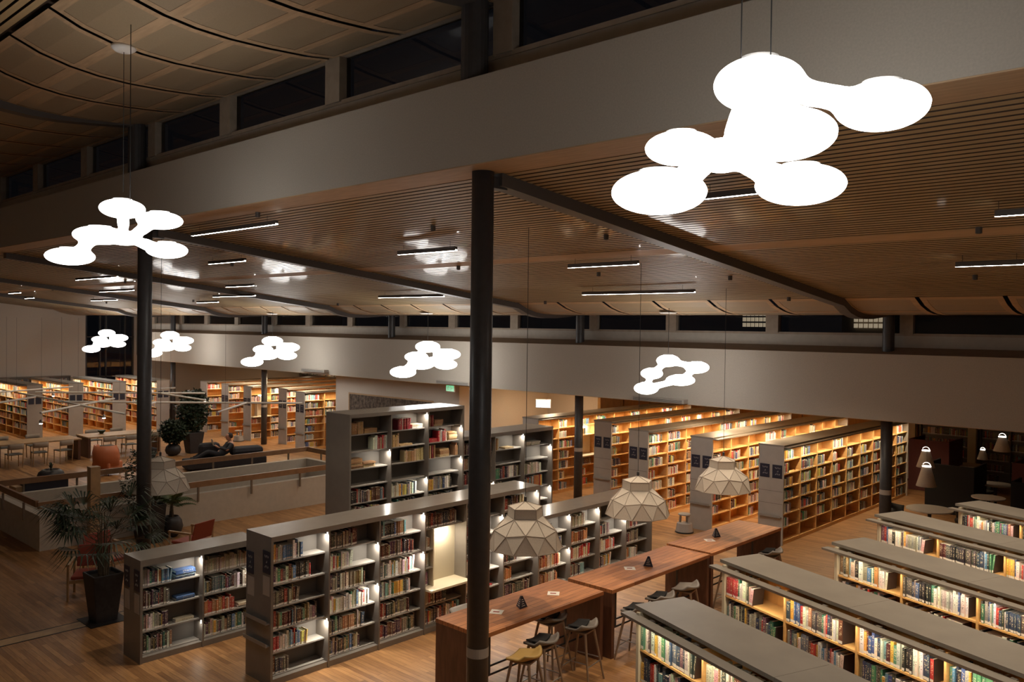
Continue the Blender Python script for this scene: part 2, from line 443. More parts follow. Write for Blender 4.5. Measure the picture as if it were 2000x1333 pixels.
# ------------------------------------------------------------ books
BRIGHT = [(.80, .77, .70), (.86, .83, .76), (.70, .66, .58), (.62, .60, .55), (.55, .06, .05), (.42, .05, .06), (.08, .13, .30), (.12, .25, .42),
          (.05, .07, .12), (.10, .09, .09), (.035, .035, .04), (.75, .45, .10), (.72, .60, .15), (.10, .28, .18), (.05, .18, .13), (.35, .20, .11),
          (.30, .28, .26), (.60, .25, .10), (.25, .45, .50), (.66, .42, .40), (.22, .10, .16), (.82, .80, .78), (.50, .48, .44), (.16, .20, .24)]
DARK = [(.045, .04, .04), (.10, .03, .035), (.13, .06, .04), (.04, .05, .08), (.20, .16, .13), (.06, .08, .07), (.30, .05, .04), (.30, .27, .22),
        (.15, .13, .12), (.42, .38, .30), (.09, .05, .09), (.24, .20, .09)]
OLD = [(.55, .36, .17), (.62, .43, .22), (.48, .28, .13), (.66, .50, .28), (.40, .22, .11)]
REDS = [(.50, .04, .05), (.45, .05, .06), (.30, .03, .05), (.62, .10, .07), (.70, .60, .45)]
CREAM = [(.62, .56, .42), (.55, .50, .38), (.60, .55, .45), (.50, .47, .36)]
GREEN = [(.07, .25, .15), (.08, .28, .17), (.06, .22, .14)]
BLUES = [(.05, .10, .24), (.30, .42, .50), (.07, .13, .28)]
PAL = {'mix': BRIGHT, 'dark': DARK, 'row': BRIGHT[:4]*4+[BRIGHT[21], BRIGHT[22], BRIGHT[16], BRIGHT[23]]*3+BRIGHT[8:11]*5+[BRIGHT[4], BRIGHT[5], BRIGHT[6], BRIGHT[7], BRIGHT[11], BRIGHT[13], BRIGHT[14], BRIGHT[15], BRIGHT[18], BRIGHT[19], BRIGHT[20]]*2+DARK[:6], 'old': OLD, 'red': REDS + BRIGHT[:2], 'cream': CREAM, 'green': GREEN, 'blue': BLUES,
       'light': BRIGHT[:4]*3 + BRIGHT[4:9]+BRIGHT[11:14]+BRIGHT[18:], 'md': BRIGHT+DARK+DARK, 'warm': [(.5, .2, .08), (.45, .08, .06), (.7, .62, .5), (.35, .18, .1), (.6, .3, .12), (.2, .08, .05)]}
PAGE = (.78, .73, .62)
BOOKS = []      # dicts: M, x,t,h,d,y,z,col,a,lean,flat,where
GY = .09     # set-back of the books (grey cases have recessed shelves)
def emit_run(M, x0, x1, z, hmax, ymax, fill, pal, where, start='left', lib=True, leanlast=True):
    """books upright from x0; returns nothing"""
    W_ = (x1-x0); end = x0 + W_*fill; x = x0+.004; k = 0; runs = 0; rc = None
    lst = []
    while x < end:
        if runs <= 0:
            if rnd() < .10: runs = random.randint(3, 6); rc = random.choice(PAL[pal]); rt = uni(.02, .032); rh = uni(.72, .9)*hmax
        if runs > 0:
            c = rc; t = rt; h = rh; runs -= 1
        else:
            c = random.choice(PAL[pal]); t = random.choice((uni(.012, .022), uni(.018, .034), uni(.03, .05))); h = hmax*uni(.66, .93)
        c = tuple(max(0, min(1, q*uni(.85, 1.12))) for q in c)
        if x+t > x1-.004: break
        d = min(ymax-.03, uni(.14, .19)); lst.append([x, t, h, d, c]); x += t+.0008
    off = (x1-x0-(x-x0)-.004) if start == 'right' else 0
    a0 = .3 if lib else 0
    for i, (x, t, h, d, c) in enumerate(lst):
        lean = 0
        if leanlast and i == len(lst)-1 and rnd() < .3 and x+t+h*.16 < x1 and start == 'left': lean = uni(.06, .14)
        BOOKS.append(dict(M=M, x=x+off, t=t, h=h, d=d, y=GY+uni(.015, .04), z=z, col=c, a=a0+.69*rnd() if lib else .2*rnd(), lean=lean, flat=0, where=where, k=i,
                          last=(i == len(lst)-1)))
def emit_flat(M, x0, z, n, pal, where, L=None):
    zz = z
    for i in range(n):
        t = uni(.022, .045); L_ = L or uni(.19, .27); c = random.choice(PAL[pal])
        BOOKS.append(dict(M=M, x=x0+uni(0, .02), t=t, h=L_, d=uni(.14, .2), y=GY+uni(.02, .05), z=zz, col=c, a=.1, lean=0, flat=1, where=where, k=i, last=False)); zz += t+.0005
def book_geo(b, full):
    """corners in bookcase space: list (verts, faces, colours, spine flags)"""
    x, t, h, d, y, z = b['x'], b['t'], b['h'], b['d'], b['y'], b['z']
    c = b['col']; cov = (.05, .04, .045) if b.get('shaded_end') else tuple(q*.9 for q in c)
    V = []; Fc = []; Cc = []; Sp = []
    def bx(x0, x1, y0, y1, z0, z1, cols):
        o = len(V)
        V.extend([(x0, y0, z0), (x1, y0, z0), (x1, y1, z0), (x0, y1, z0), (x0, y0, z1), (x1, y0, z1), (x1, y1, z1), (x0, y1, z1)])
        for q, f in enumerate(((0, 3, 2, 1), (4, 5, 6, 7), (0, 1, 5, 4), (1, 2, 6, 5), (2, 3, 7, 6), (3, 0, 4, 7))):
            Fc.append(tuple(i+o for i in f)); Cc.append(cols[q]); Sp.append(q == 2 and cols[2] is c)
    if full:
        bd = .0028
        bx(0, t, 0, .004, 0, h, [c]*6)
        bx(0, bd, .004, d, 0, h, [cov]*6); bx(t-bd, t, .004, d, 0, h, [cov]*6)
        bx(bd, t-bd, .004, d-.005, .003, h-.006, [PAGE]*6)
    else:
        bx(0, t, 0, d, 0, h, [c, PAGE, c, cov, PAGE, cov])
    if b['flat']: T = Matrix.Translation((x, y, z)) @ Matrix(((0, 0, 1, 0), (0, 1, 0, 0), (-1, 0, 0, t), (0, 0, 0, 1)))
    else: T = Matrix.Translation((x, y, z)) @ Matrix.Translation((t, 0, 0)) @ Matrix.Rotation(b['lean'], 4, 'Y') @ Matrix.Translation((-t, 0, 0)) if b['lean'] else Matrix.Translation((x, y, z))
    return V, Fc, Cc, Sp, T
def books_mesh(name, lst, full, world=True, origin=None):
    V = []; Fc = []; Cl = []; UV = []
    for b in lst:
        v, f, c, s, T = book_geo(b, full); o = len(V)
        TT = (b['M'] @ T) if world else T
        if origin is not None: TT = Matrix.Translation(-origin) @ T
        V += [tuple(TT @ Vector(p)) for p in v]; Fc += [tuple(i+o for i in q) for q in f]
        for col, sp in zip(c, s):
            Cl += [(*col, b['a'])]*4
            UV += [(.1, 0), (.9, 0), (.9, 1), (.1, 1)] if sp else [(0, 0)]*4
    me = bpy.data.meshes.new(name); me.from_pydata(V, [], Fc); me.materials.append(MATS['book'])
    ca = me.color_attributes.new('Col', 'FLOAT_COLOR', 'CORNER'); ca.data.foreach_set('color', np.array(Cl, np.float32).ravel())
    ul = me.uv_layers.new(name='UV'); ul.data.foreach_set('uv', np.array(UV, np.float32).ravel())
    me.update(); o = bpy.data.objects.new(name, me); COL.objects.link(o); return o

# ------------------------------------------------------------ bookcases
def frame(origin, xaxis, zrot=None):
    """local x along the front (left to right as seen), y into the case, z up"""
    x = Vector(xaxis).normalized(); z = Vector((0, 0, 1)); y = z.cross(x)
    M = Matrix((x, y, z)).transposed().to_4x4(); M.translation = Vector(origin); return M
MESHC = {}
def shared_box(key, name, dims, mats, parent, loc):
    if key not in MESHC:
        o = MB().box(*dims).build(name, mats, parent); MESHC[key] = o.data
    else:
        o = bpy.data.objects.new(name, MESHC[key]); COL.objects.link(o); o.parent = parent
    o.location = loc; return o
def bookcase(name, label, M, nb, bw, nt, depth, style, base=.10, th=.305, topz=None, skip=(), lights=(), signs=0, group=None, ends=(1, 1), endw=.035, shelf_d=None, key=''):
    L = nb*bw; ztop = base+nt*th; t = thing(name, label, 'bookcase', M=M, group=group)
    em, im, bm_ = {'gray': ('gray_panel', 'gray_inner', 'gray_back'), 'wood': ('gray_end', 'wood_shelf', 'wood_back'), 'row': ('cream', 'wood_shelf', 'wood_back')}[style]
    hd = depth/2 if style != 'gray' else depth*.5
    tz = topz or ztop+.07
    # end panels
    for e, x0 in ((0, -endw), (1, L)):
        if ends[e]:
            MB().box(x0, x0+endw, 0 if style != 'wood' else -.012, depth, 0, tz-(.04 if style != 'gray' else .0305)).build('side_panel', em, t)
    MB().box(0, L, hd-.008, hd+.008, base, ztop).build('back_panel', bm_, t)
    MB().box(0, L, .02, depth-.02, 0, base-.018).build('plinth', 'gray_panel' if style == 'gray' else 'wood_shelf', t)
    if style == 'gray':
        mb = MB(); mb.box(-endw, L+endw, 0, depth, tz-.03, tz, 0); mb.box(0, L, 0, .02, ztop, tz-.03, 0)
        if tz-.03 > ztop: mb.box(0, L, depth-.02, depth, ztop, tz-.03, 0)
        mb.build('top_board', 'gray_panel', t)
    elif style == 'wood':
        mb = MB(); mb.box(-endw, L+endw, -.02, depth+.02, tz-.04, tz); mb.build('top_board', 'gray_top', t)
        MB().box(-endw, L+endw, -.16, -.02, tz-.055, tz-.03).build('light_canopy', 'gray_top', t)
    else:
        mb = MB(); xx = -.12
        while xx < L+.1: mb.box(xx, min(xx+1.797, L+.1), .035, depth-.02, tz-.035, tz); xx += 1.8
        mb.build('top_board', 'gray_top', t)
        for j, (ya, yb) in enumerate(((-.10, .012), (depth+.01, depth+.13))):
            mb = MB(); mb.box(-.15, L+.1, ya, yb, tz-.085, tz-.06)
            if j == 0:
                xx = .14
                while xx < L: mb.box(xx, xx+.05, yb, yb+.03, tz-.08, tz-.058); xx += .62
            else:
                xx = .3
                while xx < L: mb.box(xx, xx+.05, ya-.035, ya, tz-.08, tz-.058); xx += .62
            mb.build('light_canopy', 'gray_top', t)
    dz0 = 0 if style == 'gray' else base-.02
    for i in range(1, nb):
        o = shared_box(('div', style, depth, nt, th, base), 'divider', (-.011, .011, .004, depth-.004, 0, ztop-dz0), im if style != 'gray' else 'gray_panel', t, (i*bw, 0, dz0))
    for i in range(nb):
        for j in range(nt):
            if (i, j) in skip: continue
            zt = ztop-(j+1)*th
            sd = shelf_d or depth-.03
            shared_box(('sh', style, depth, bw), 'shelf', (.011, bw-.011, .012 if style != 'gray' else .10, sd, -.02, 0), im, t, (i*bw, 0, zt))
    if style != 'gray':
        # light strips under the canopies
        c = (1.0, .80, .54)
        A = Matrix.Translation((L/2, -.12 if style == 'wood' else -.06, tz-(.07 if style == 'wood' else .092))) @ Matrix.Rotation(math.radians(3 if style == 'wood' else 6), 4, 'X')
        area('canopy_light', A, L*.97, .03, WARM_W*L*(5.4 if style == 'wood' else 1.8), c, t, math.radians(150))
        A = Matrix.Translation((L/2, depth+.075, tz-.092)) @ Matrix.Rotation(math.radians(-28), 4, 'X')
        area('canopy_light', A, L*.97, .03, WARM_W*L*(4.5 if style == 'wood' else 1.0), c, t, math.radians(160))
    for (i, j, pw) in lights:
        zt = ztop-j*th
        x = (i+1)*bw-.011
        mb = MB(); mb.box(x-.012, x, .03, .045, zt-.07, zt-.02); mb.build('led_post', 'led_post', t)
        A = Matrix.Translation((x-.04, .04, zt-.03)) @ Matrix.Rotation(math.radians(16), 4, 'Y') @ Matrix.Rotation(math.radians(3), 4, 'X')
        area('shelf_light', A, .02, .03, SPOT_W*pw*2.6, (1.0, .90, .76), t, math.radians(165))
        if (i, j) in DEEP:
            pass
    return t
DEEP = set()
def sign(parent, x0, x1, y, z0, z1, lines=((.70, .5, .11), (.45, .12, .1), (.22, .62, .11))):
    s = MB().box(x0, x1, y-.006, y, z0, z1).build('sign_plate', 'plate', parent)
    mb = MB()
    for (vz, w, h) in lines:
        n = max(1, int(w*9)); cw = (x1-x0)*w/n; xc = (x0+x1)/2-(x1-x0)*w/2; zz = z0+(z1-z0)*vz
        for k in range(n):
            if n > 3 and k % 5 == 3 and rnd() < .3: continue
            a = xc+k*cw; hh = (z1-z0)*h
            mb.box(a, a+cw*.18, y-.0075, y-.006, zz, zz+hh); 
            if k % 2: mb.box(a+cw*.18, a+cw*.7, y-.0075, y-.006, zz+hh*.8, zz+hh)
            else: mb.box(a+cw*.18, a+cw*.7, y-.0075, y-.006, zz, zz+hh*.2)
            mb.box(a+cw*.55, a+cw*.7, y-.0075, y-.006, zz, zz+hh)
    mb.build('lettering', 'ink', s)
HT = .285

# --- B: long grey bookcase (tall part + low part)
BX, BY, BW = -9.90, 5.99, .888
MBt = frame((BX, BY, 0), (0, 1, 0))
niche = [(3, 1), (3, 2), (3, 3)]
Bt = bookcase('bookcase', 'long tall grey bookcase with a cream reading niche, standing behind the wooden bar tables', MBt, 6, BW, 6, .64, 'gray',
              topz=2.0, skip=[(3, 1), (3, 2)],
              lights=[(0, 0, 1.0), (0, 4, 1.0), (1, 1, 1.0), (1, 3, 1.0), (2, 0, 1.0), (2, 2, 1.0), (4, 1, .9), (4, 3, 1.0), (5, 0, .8), (5, 3, .9)])
def niche_parts(t, i, bw, z0, z1, depth, mats='cream', x0=.20):
    n = MB().box(i*bw+x0, (i+1)*bw-.012, depth*.43, depth*.46, z0, z1)
    n.box(i*bw+x0, i*bw+x0+.02, .05, depth*.43, z0, z1)
    n.build('niche_panel', mats, t)
    MB().box(i*bw+.012, (i+1)*bw-.012, -.14, depth*.43, z0-.03, z0).build('niche_desk', mats, t)
    A = Matrix.Translation(((i+.62)*bw, depth*.27, z1-.03)); area('niche_light', A, .10, .04, 4.2*SPOT_W, (1.0, .86, .66), t)
niche_parts(Bt, 3, BW, 2.0-.07-.305*4+.002, 1.62, .64)
for k, zz in enumerate((1.31, 1.02)): MB().box(3*BW+.012, 3*BW+.2, .05, .3, zz-.015, zz).build('shelf', 'gray_inner', Bt)
# end panel fittings of B (faces -Y, i.e. local -x side)
def end_fit(t, depth, endw, items):
    """items drawn on the end panel: x along panel from the front edge backwards"""
    for kind, a, b, z0, z1 in items:
        if kind == 'ledge':
            m = MB(); m.box(-endw-.05, -endw, a, b, z0, z0+.012); m.box(-endw-.056, -endw-.05, a, b, z0, z0+.05); m.build('display_ledge', 'gray_inner', t)
        elif kind == 'sign':
            s = MB().box(-endw-.008, -endw, a, b, z0, z1).build('sign_plate', 'plate', t)
            mb = MB()
            for vz, w in ((.72, .6), (.48, .2), (.26, .55)):
                n = max(1, int(w*7)); cw = (b-a)*w/n; y0 = (a+b)/2-(b-a)*w/2
                for k in range(n):
                    zz = z0+(z1-z0)*vz; hh = (z1-z0)*.09
                    mb.box(-endw-.0095, -endw-.008, y0+k*cw, y0+k*cw+cw*.2, zz, zz+hh)
                    mb.box(-endw-.0095, -endw-.008, y0+k*cw, y0+k*cw+cw*.7, zz+(hh*.8 if k % 2 else 0), zz+(hh if k % 2 else hh*.2))
            mb.build('lettering', 'ink', s)
        elif kind == 'paper': MB().box(-endw-.004, -endw, a, b, z0, z1).build('paper_notice', 'gray_end', t)
end_fit(Bt, .64, .035, [('sign', .02, .20, 1.50, 1.80), ('paper', .03, .20, 1.20, 1.46), ('paper', .42, .60, 1.12, 1.38), ('sign', .44, .62, 1.42, 1.72),
                        ('ledge', .03, .62, .83, 0), ('ledge', .03, .62, .53, 0)])
MBl = frame((BX, BY+6*BW+.04, 0), (0, 1, 0))
Bl = bookcase('bookcase', 'lower grey bookcase carrying on from the end of the tall one behind the bar tables', MBl, 4, BW, 4, .64, 'gray', th=.3125, topz=1.42,
              lights=[(0, 0, .7), (0, 2, .5), (1, 0, 1.0), (2, 1, .8), (3, 0, .9)], ends=(0, 1))
def cell(M, base, th, nt, bw, i, j, depth=.3): return (i*bw+.012, (i+1)*bw-.013, base+(nt-1-j)*th)
def fill_cells(M, spec, base, th, nt, bw, where, lib=True, hm=.27):
    for (i, j), (kind, fr, pal) in spec.items():
        x0, x1, z = cell(M, base, th, nt, bw, i, j)
        w = '%s tier, %s bay, %s' % (ORD[j], ORD[i], where)
        if kind == 'L': emit_run(M, x0, x1, z, hm, .3, fr, pal, w, 'left', lib)
        elif kind == 'R': emit_run(M, x0, x1, z, hm, .3, fr, pal, w, 'right', lib)
        elif kind == 'F': emit_flat(M, x0+fr, z, 3, pal, w)
bs = {(0, 0): ('L', .58, 'light'), (0, 1): ('L', .74, 'md'), (0, 2): ('L', .48, 'dark'), (0, 3): ('L', .84, 'md'), (0, 4): ('L', .66, 'light'), (0, 5): ('L', .34, 'md'),
      (1, 0): ('L', .62, 'dark'), (1, 1): ('L', .5, 'light'), (1, 2): ('L', .78, 'md'), (1, 3): ('L', .88, 'light'), (1, 4): ('L', .76, 'md'), (1, 5): ('L', .68, 'md'),
      (2, 0): ('L', .68, 'mix'), (2, 1): ('L', .84, 'dark'), (2, 2): ('L', .82, 'light'), (2, 3): ('L', .76, 'mix'), (2, 4): ('L', .74, 'dark'), (2, 5): ('L', .88, 'dark'),
      (3, 0): ('L', .86, 'dark'), (3, 4): ('L', .6, 'dark'), (3, 5): ('L', .9, 'md'),
      (4, 0): ('L', .5, 'dark'), (4, 1): ('L', .3, 'dark'), (4, 2): ('L', .4, 'dark'), (4, 3): ('L', .3, 'red'), (4, 4): ('L', .3, 'red'), (4, 5): ('L', .5, 'md'),
      (5, 0): ('L', .7, 'dark'), (5, 1): ('L', .7, 'light'), (5, 2): ('L', .6, 'mix'), (5, 3): ('L', .5, 'dark'), (5, 4): ('L', .34, 'warm'), (5, 5): ('L', .9, 'dark')}
fill_cells(MBt, bs, .10, .305, 6, BW, 'long grey bookcase')
for k, zz in enumerate((1.31, 1.02)): emit_run(MBt, 3*BW+.015, 3*BW+.19, zz, .24, .3, .9, 'warm', 'niche of long grey bookcase')
emit_run(MBt, 3*BW+.015, 3*BW+.19, .10+.305*2+.002, .26, .3, .9, 'light', 'niche of long grey bookcase')
bl = {(0, 0): ('L', .5, 'dark'), (0, 1): ('L', .85, 'md'), (0, 2): ('L', .8, 'warm'), (0, 3): ('L', .7, 'warm'), (1, 0): ('L', .62, 'cream'), (1, 1): ('L', .7, 'warm'), (1, 2): ('L', .76, 'red'), (1, 3): ('L', .6, 'md'),
      (2, 0): ('L', .2, 'dark'), (2, 1): ('L', .5, 'light'), (2, 2): ('L', .7, 'red'), (2, 3): ('L', .55, 'mix'), (3, 0): ('L', .6, 'dark'), (3, 1): ('L', .62, 'light'), (3, 2): ('L', .64, 'md'), (3, 3): ('L', .6, 'mix')}
fill_cells(MBl, bl, .10, .3125, 4, BW, 'lower grey bookcase')
emit_flat(MBt, 4*BW+.45, .10+.305*1, 1, 'red', 'fifth bay of long grey bookcase', .28)

# --- A: small grey bookcase at the lower left
MA = frame((-11.85, 5.10, 0), (0, 1, 0))
Aa = bookcase('bookcase', 'low four-shelf grey bookcase beside the large potted palm', MA, 2, .90, 4, .56, 'gray', th=.32, topz=1.47, lights=[(0, 0, .9), (0, 3, .12), (1, 1, .35)])
end_fit(Aa, .56, .035, [('sign', .03, .20, 1.02, 1.32), ('paper', .03, .19, .70, .98), ('sign', .36, .53, 1.02, 1.32), ('paper', .36, .52, .70, .98)])
as_ = {(0, 0): ('L', .48, 'mix'), (0, 1): ('L', .47, 'dark'), (0, 2): ('L', .47, 'md'), (0, 3): ('L', .52, 'md'),
       (1, 0): ('L', .92, 'cream'), (1, 1): ('L', .9, 'md'), (1, 2): ('L', .6, 'warm'), (1, 3): ('L', .88, 'md')}
fill_cells(MA, as_, .10, .32, 4, .90, 'grey bookcase by palm')
emit_flat(MA, .52, .10+.32*3, 4, 'blue', 'top shelf of grey bookcase by palm', .30)
emit_flat(MA, .54, .10+.32*2, 2, 'blue', 'second shelf of grey bookcase by palm', .28)
emit_flat(MA, .54, .10+.32*1, 1, 'cream', 'third shelf of grey bookcase by palm', .28)
emit_flat(MA, .9+.62, .10+.32*1, 2, 'red', 'third shelf of grey bookcase by palm', .24)

# --- C: very tall grey bookcase further back, with a lower continuation
MC = frame((-12.15, 8.87, 0), (0, 1, 0))
Cc = bookcase('bookcase', 'tallest grey bookcase with sparse old books, standing by the stair opening', MC, 3, .90, 10, .72, 'gray', th=.3085, topz=3.25,
              lights=[(0, 2, 1.0), (1, 0, 1.0), (1, 4, .9), (2, 1, .8), (2, 3, .9), (0, 6, .5)])
cs = {(0, 0): ('L', .36, 'old'), (0, 1): ('R', .34, 'red'), (0, 4): ('L', .93, 'md'), (1, 0): ('R', .0, 'red'), (1, 1): ('L', .28, 'old'), (1, 2): ('R', .52, 'old'), (1, 4): ('L', .76, 'light'),
      (2, 0): ('L', .24, 'dark'), (2, 2): ('R', .10, 'old'), (2, 4): ('L', .76, 'md')}
cs[(0, 5)] = ('L', .8, 'md'); cs[(1, 5)] = ('L', .7, 'md'); cs[(2, 5)] = ('L', .8, 'dark')
fill_cells(MC, cs, .10, .3085, 10, .90, 'tallest grey bookcase', lib=False)
zc = lambda j: .10+.3085*(9-j)
emit_run(MC, .9+.24, .9+.60, zc(0), .26, .3, .8, 'red', 'top shelf of tallest grey bookcase', lib=False)
emit_flat(MC, .9+.58, zc(0), 2, 'red', 'top shelf of tallest grey bookcase', .26)
emit_flat(MC, .36, zc(0), 2, 'old', 'top shelf of tallest grey bookcase', .28)
emit_flat(MC, .03, zc(2), 5, 'old', 'third shelf of tallest grey bookcase', .30); emit_flat(MC, .36, zc(2), 3, 'old', 'third shelf of tallest grey bookcase', .26)
emit_flat(MC, .9+.28, zc(1), 1, 'old', 'second shelf of tallest grey bookcase', .30)
emit_flat(MC, 1.8+.24, zc(0), 3, 'old', 'top shelf of tallest grey bookcase', .22)
emit_run(MC, 1.8+.34, 1.8+.62, zc(1), .26, .3, .9, 'red', 'second shelf of tallest grey bookcase', lib=False)
emit_flat(MC, 1.8+.62, zc(1), 5, 'old', 'second shelf of tallest grey bookcase', .22); emit_flat(MC, 1.8+.12, zc(1), 2, 'red', 'second shelf of tallest grey bookcase', .22)
emit_flat(MC, 1.8+.40, zc(2), 4, 'old', 'third shelf of tallest grey bookcase', .24)
for k in range(5):
    BOOKS.append(dict(M=MC, x=1.8+.03+k*.055, t=.03, h=.25, d=.17, y=.12, z=zc(2), col=random.choice(OLD+REDS), a=.1, lean=-.0+.0, flat=0, where='third shelf of tallest grey bookcase', k=k, last=0))
MC2 = frame((-12.15, 8.87+2.7+.04, 0), (0, 1, 0))
C2 = bookcase('bookcase', 'grey bookcase between the tallest one and the lit wooden bookcases', MC2, 3, .90, 8, .72, 'gray', th=.3055, topz=2.62,
              lights=[(0, 3, .7), (1, 0, .9), (1, 4, .6), (2, 1, 1.0), (2, 4, .9)], ends=(0, 1))
c2 = {(0, 0): ('L', .8, 'dark'), (0, 2): ('L', .8, 'dark'), (1, 2): ('L', .94, 'md'), (2, 2): ('L', .76, 'cream'), (1, 3): ('L', .3, 'cream'), (2, 3): ('L', .82, 'mix'), (0, 1): ('L', .6, 'md'), (1, 4): ('L', .8, 'mix'), (2, 5): ('L', .5, 'md'), (1, 5): ('L', .8, 'md')}
fill_cells(MC2, c2, .10, .3055, 8, .90, 'grey bookcase before wooden ones', lib=False)
z2 = lambda j: .10+.3055*(7-j)
for k in range(3): BOOKS.append(dict(M=MC2, x=.9+.05+k*.06, t=.035, h=.24, d=.17, y=.12, z=z2(0), col=random.choice(OLD), a=.1, lean=0, flat=0, where='top shelf of the grey bookcase', k=k, last=0))
emit_flat(MC2, .9+.4, z2(0), 1, 'old', 'top shelf of the grey bookcase', .26)
emit_flat(MC2, 1.8+.03, z2(0), 2, 'cream', 'top shelf of the grey bookcase', .30); emit_flat(MC2, 1.8+.36, z2(0), 2, 'cream', 'top shelf of the grey bookcase', .28)

# --- right-hand slanted rows
GY = 0
RA = -1.21379487 + math.pi      # direction of the rows away from their open ends
U_ = Vector((math.sin(RA), math.cos(RA), 0)); N_ = Vector((-U_.y, U_.x, 0))
if N_.y < 0: N_ = -N_
RSTART = [-6.37, -7.27, -7.32, -8.20, -8.24]
RN = ['slanted bookcase by stools', 'second slanted bookcase', 'middle slanted bookcase', 'fourth slanted bookcase', 'slanted bookcase by round tables']
RL = ['slanted row bookcase with a grey top and cream end post, closest to the bar stools', 'second slanted bookcase, its cream post facing the last bar table',
      'middle one of the five slanted grey-topped bookcases', 'slanted grey-topped bookcase, fourth counting from the bar stools', 'slanted grey-topped bookcase in front of the round white tables']
RB = [5, 7, 7, 8, 8]
RFILL = [[[.86, .80, .84, .8, .8], [.82, .8, .8, .85, .8]], None, None, None, None]
for k in range(5):
    nn = 4.50 + 1.776*k
    org = U_*RSTART[k] + N_*nn
    Mr = frame((org.x, org.y, 0), tuple(U_))
    t = bookcase('bookcase', RL[k], Mr, RB[k], .90, 7, .62, 'row', base=.055, th=.305, topz=2.25, endw=.04, group=None)
    for i in range(RB[k]):
        for j in range(7):
            if k > 0 and j > 4: continue
            x0, x1, z = cell(Mr, .055, .305, 7, .90, i, j)
            pal = random.choice(['row', 'row', 'mix', 'row', 'green' if (k == 0 and i == 2 and j == 0) else 'row'])
            if k == 4 and i == 0 and j == 0: pal = 'mix'
            fr = uni(.66, .86)
            if j == 0 and i < 3: fr = [[.86, .86, .8], [.42, .82, .84], [.74, .86, .85], [.74, .82, .8], [.84, .8, .8]][k][i]
            n0 = len(BOOKS)
            emit_run(Mr, x0, x1, z, .27, .3, fr, pal, '%s tier, %s bay, %s' % (ORD[j], ORD[i], RN[k]))
            if len(BOOKS) > n0: BOOKS[-1]['shaded_end'] = 1  # covers of the run's last book painted dark, as if in shade
    # a few books on the hidden side, seen through the canopy gap
    for i in range(RB[k]):
        x0, x1, z = cell(Mr, .055, .305, 7, .90, i, 0)
        Mb = Mr @ Matrix.Translation((RB[k]*.9, .62, 0)) @ Matrix.Rotation(math.pi, 4, 'Z')
        emit_run(Mb, x0, x1, z, .27, .3, .7, 'light', 'far side of the %s' % RN[k])

# --- lit wooden bookcases, right block
WB = [(-8.40, 17.90, 9), (-10.18, 17.90, 9), (-12.0, 17.90, 9), (-13.85, 18.85, 8), (-15.70, 17.90, 9)]
WL = ['lit wooden bookcase with nine bays, its grey end panel behind the last bar table', 'second lit wooden bookcase, its grey end panel beside the grey step stool',
      'third lit wooden bookcase counting from the round tables', 'fourth lit wooden bookcase, its end panel beside the dark column', 'lit wooden bookcase with the white reading niche, next to the grey bookcase']
for k, (X, Y, nb) in enumerate(WB):
    Mw = frame((X, Y, 0), (0, 1, 0))
    skip = [(2, 2), (2, 3)] if k == 4 else []
    t = bookcase('bookcase', WL[k], Mw, nb, .90, 7, .58, 'wood', base=.09, th=.302, topz=2.25, skip=skip)
    if k == 4: niche_parts(t, 2, .90, .09+.302*3, .09+.302*6, .58, x0=.03)
    end_fit(t, .58, .035, [('sign', .02, .25, 1.50, 1.80), ('sign', .32, .55, 1.50, 1.80), ('ledge', .02, .56, .62, 0)])
    m = MB(); m.box(-.037, -.035, .0, .58, 1.20, 1.208); m.box(-.037, -.035, .0, .58, .92, .928); m.build('panel_joint', 'gray_panel', t)
    for i in range(nb):
        for j in range(7):
            if k == 4 and i == 2 and 1 < j < 4: continue
            if j == 0 and rnd() < .45: continue
            if j == 6 and rnd() < .6: continue
            x0, x1, z = cell(Mw, .09, .302, 7, .90, i, j)
            emit_run(Mw, x0, x1, z, .25, .28, uni(.3, .78), random.choice(['mix', 'light', 'md']), 'wooden bookcase')
# --- left block of wooden bookcases
LB = [(-35.2, 17.95), (-33.3, 17.95), (-31.45, 17.95), (-29.57, 18.45), (-27.70, 18.05)]
LL = ['lit wooden bookcase farthest to the left, behind the leafy potted tree', 'lit wooden bookcase, second counting from the leafy potted tree', 'lit wooden bookcase with the reading niche beside the slim dark column',
      'lit wooden bookcase just right of the slim dark column', 'lit wooden bookcase next to the wall with the framed picture']
for k, (X, Y) in enumerate(LB):
    Mw = frame((X, Y, 0), (0, 1, 0)); nb = 7
    t = bookcase('bookcase', LL[k], Mw, nb, .90, 7, .58, 'wood', base=.09, th=.302, topz=2.25, skip=[(0, 2), (0, 3)] if k == 2 else [])
    if k == 2: niche_parts(t, 0, .90, .09+.302*3, .09+.302*6, .58, x0=.3)
    end_fit(t, .58, .035, [('sign', .02, .25, 1.45, 1.75), ('sign', .32, .55, 1.45, 1.75), ('ledge', .02, .56, .62, 0)])
    for i in range(nb):
        for j in range(7):
            if k == 2 and i == 0 and 1 < j < 4: continue
            if rnd() < .2: continue
            x0, x1, z = cell(Mw, .09, .302, 7, .90, i, j)
            emit_run(Mw, x0, x1, z, .25, .28, uni(.35, .9), random.choice(['mix', 'light', 'warm', 'md']), 'wooden bookcase')
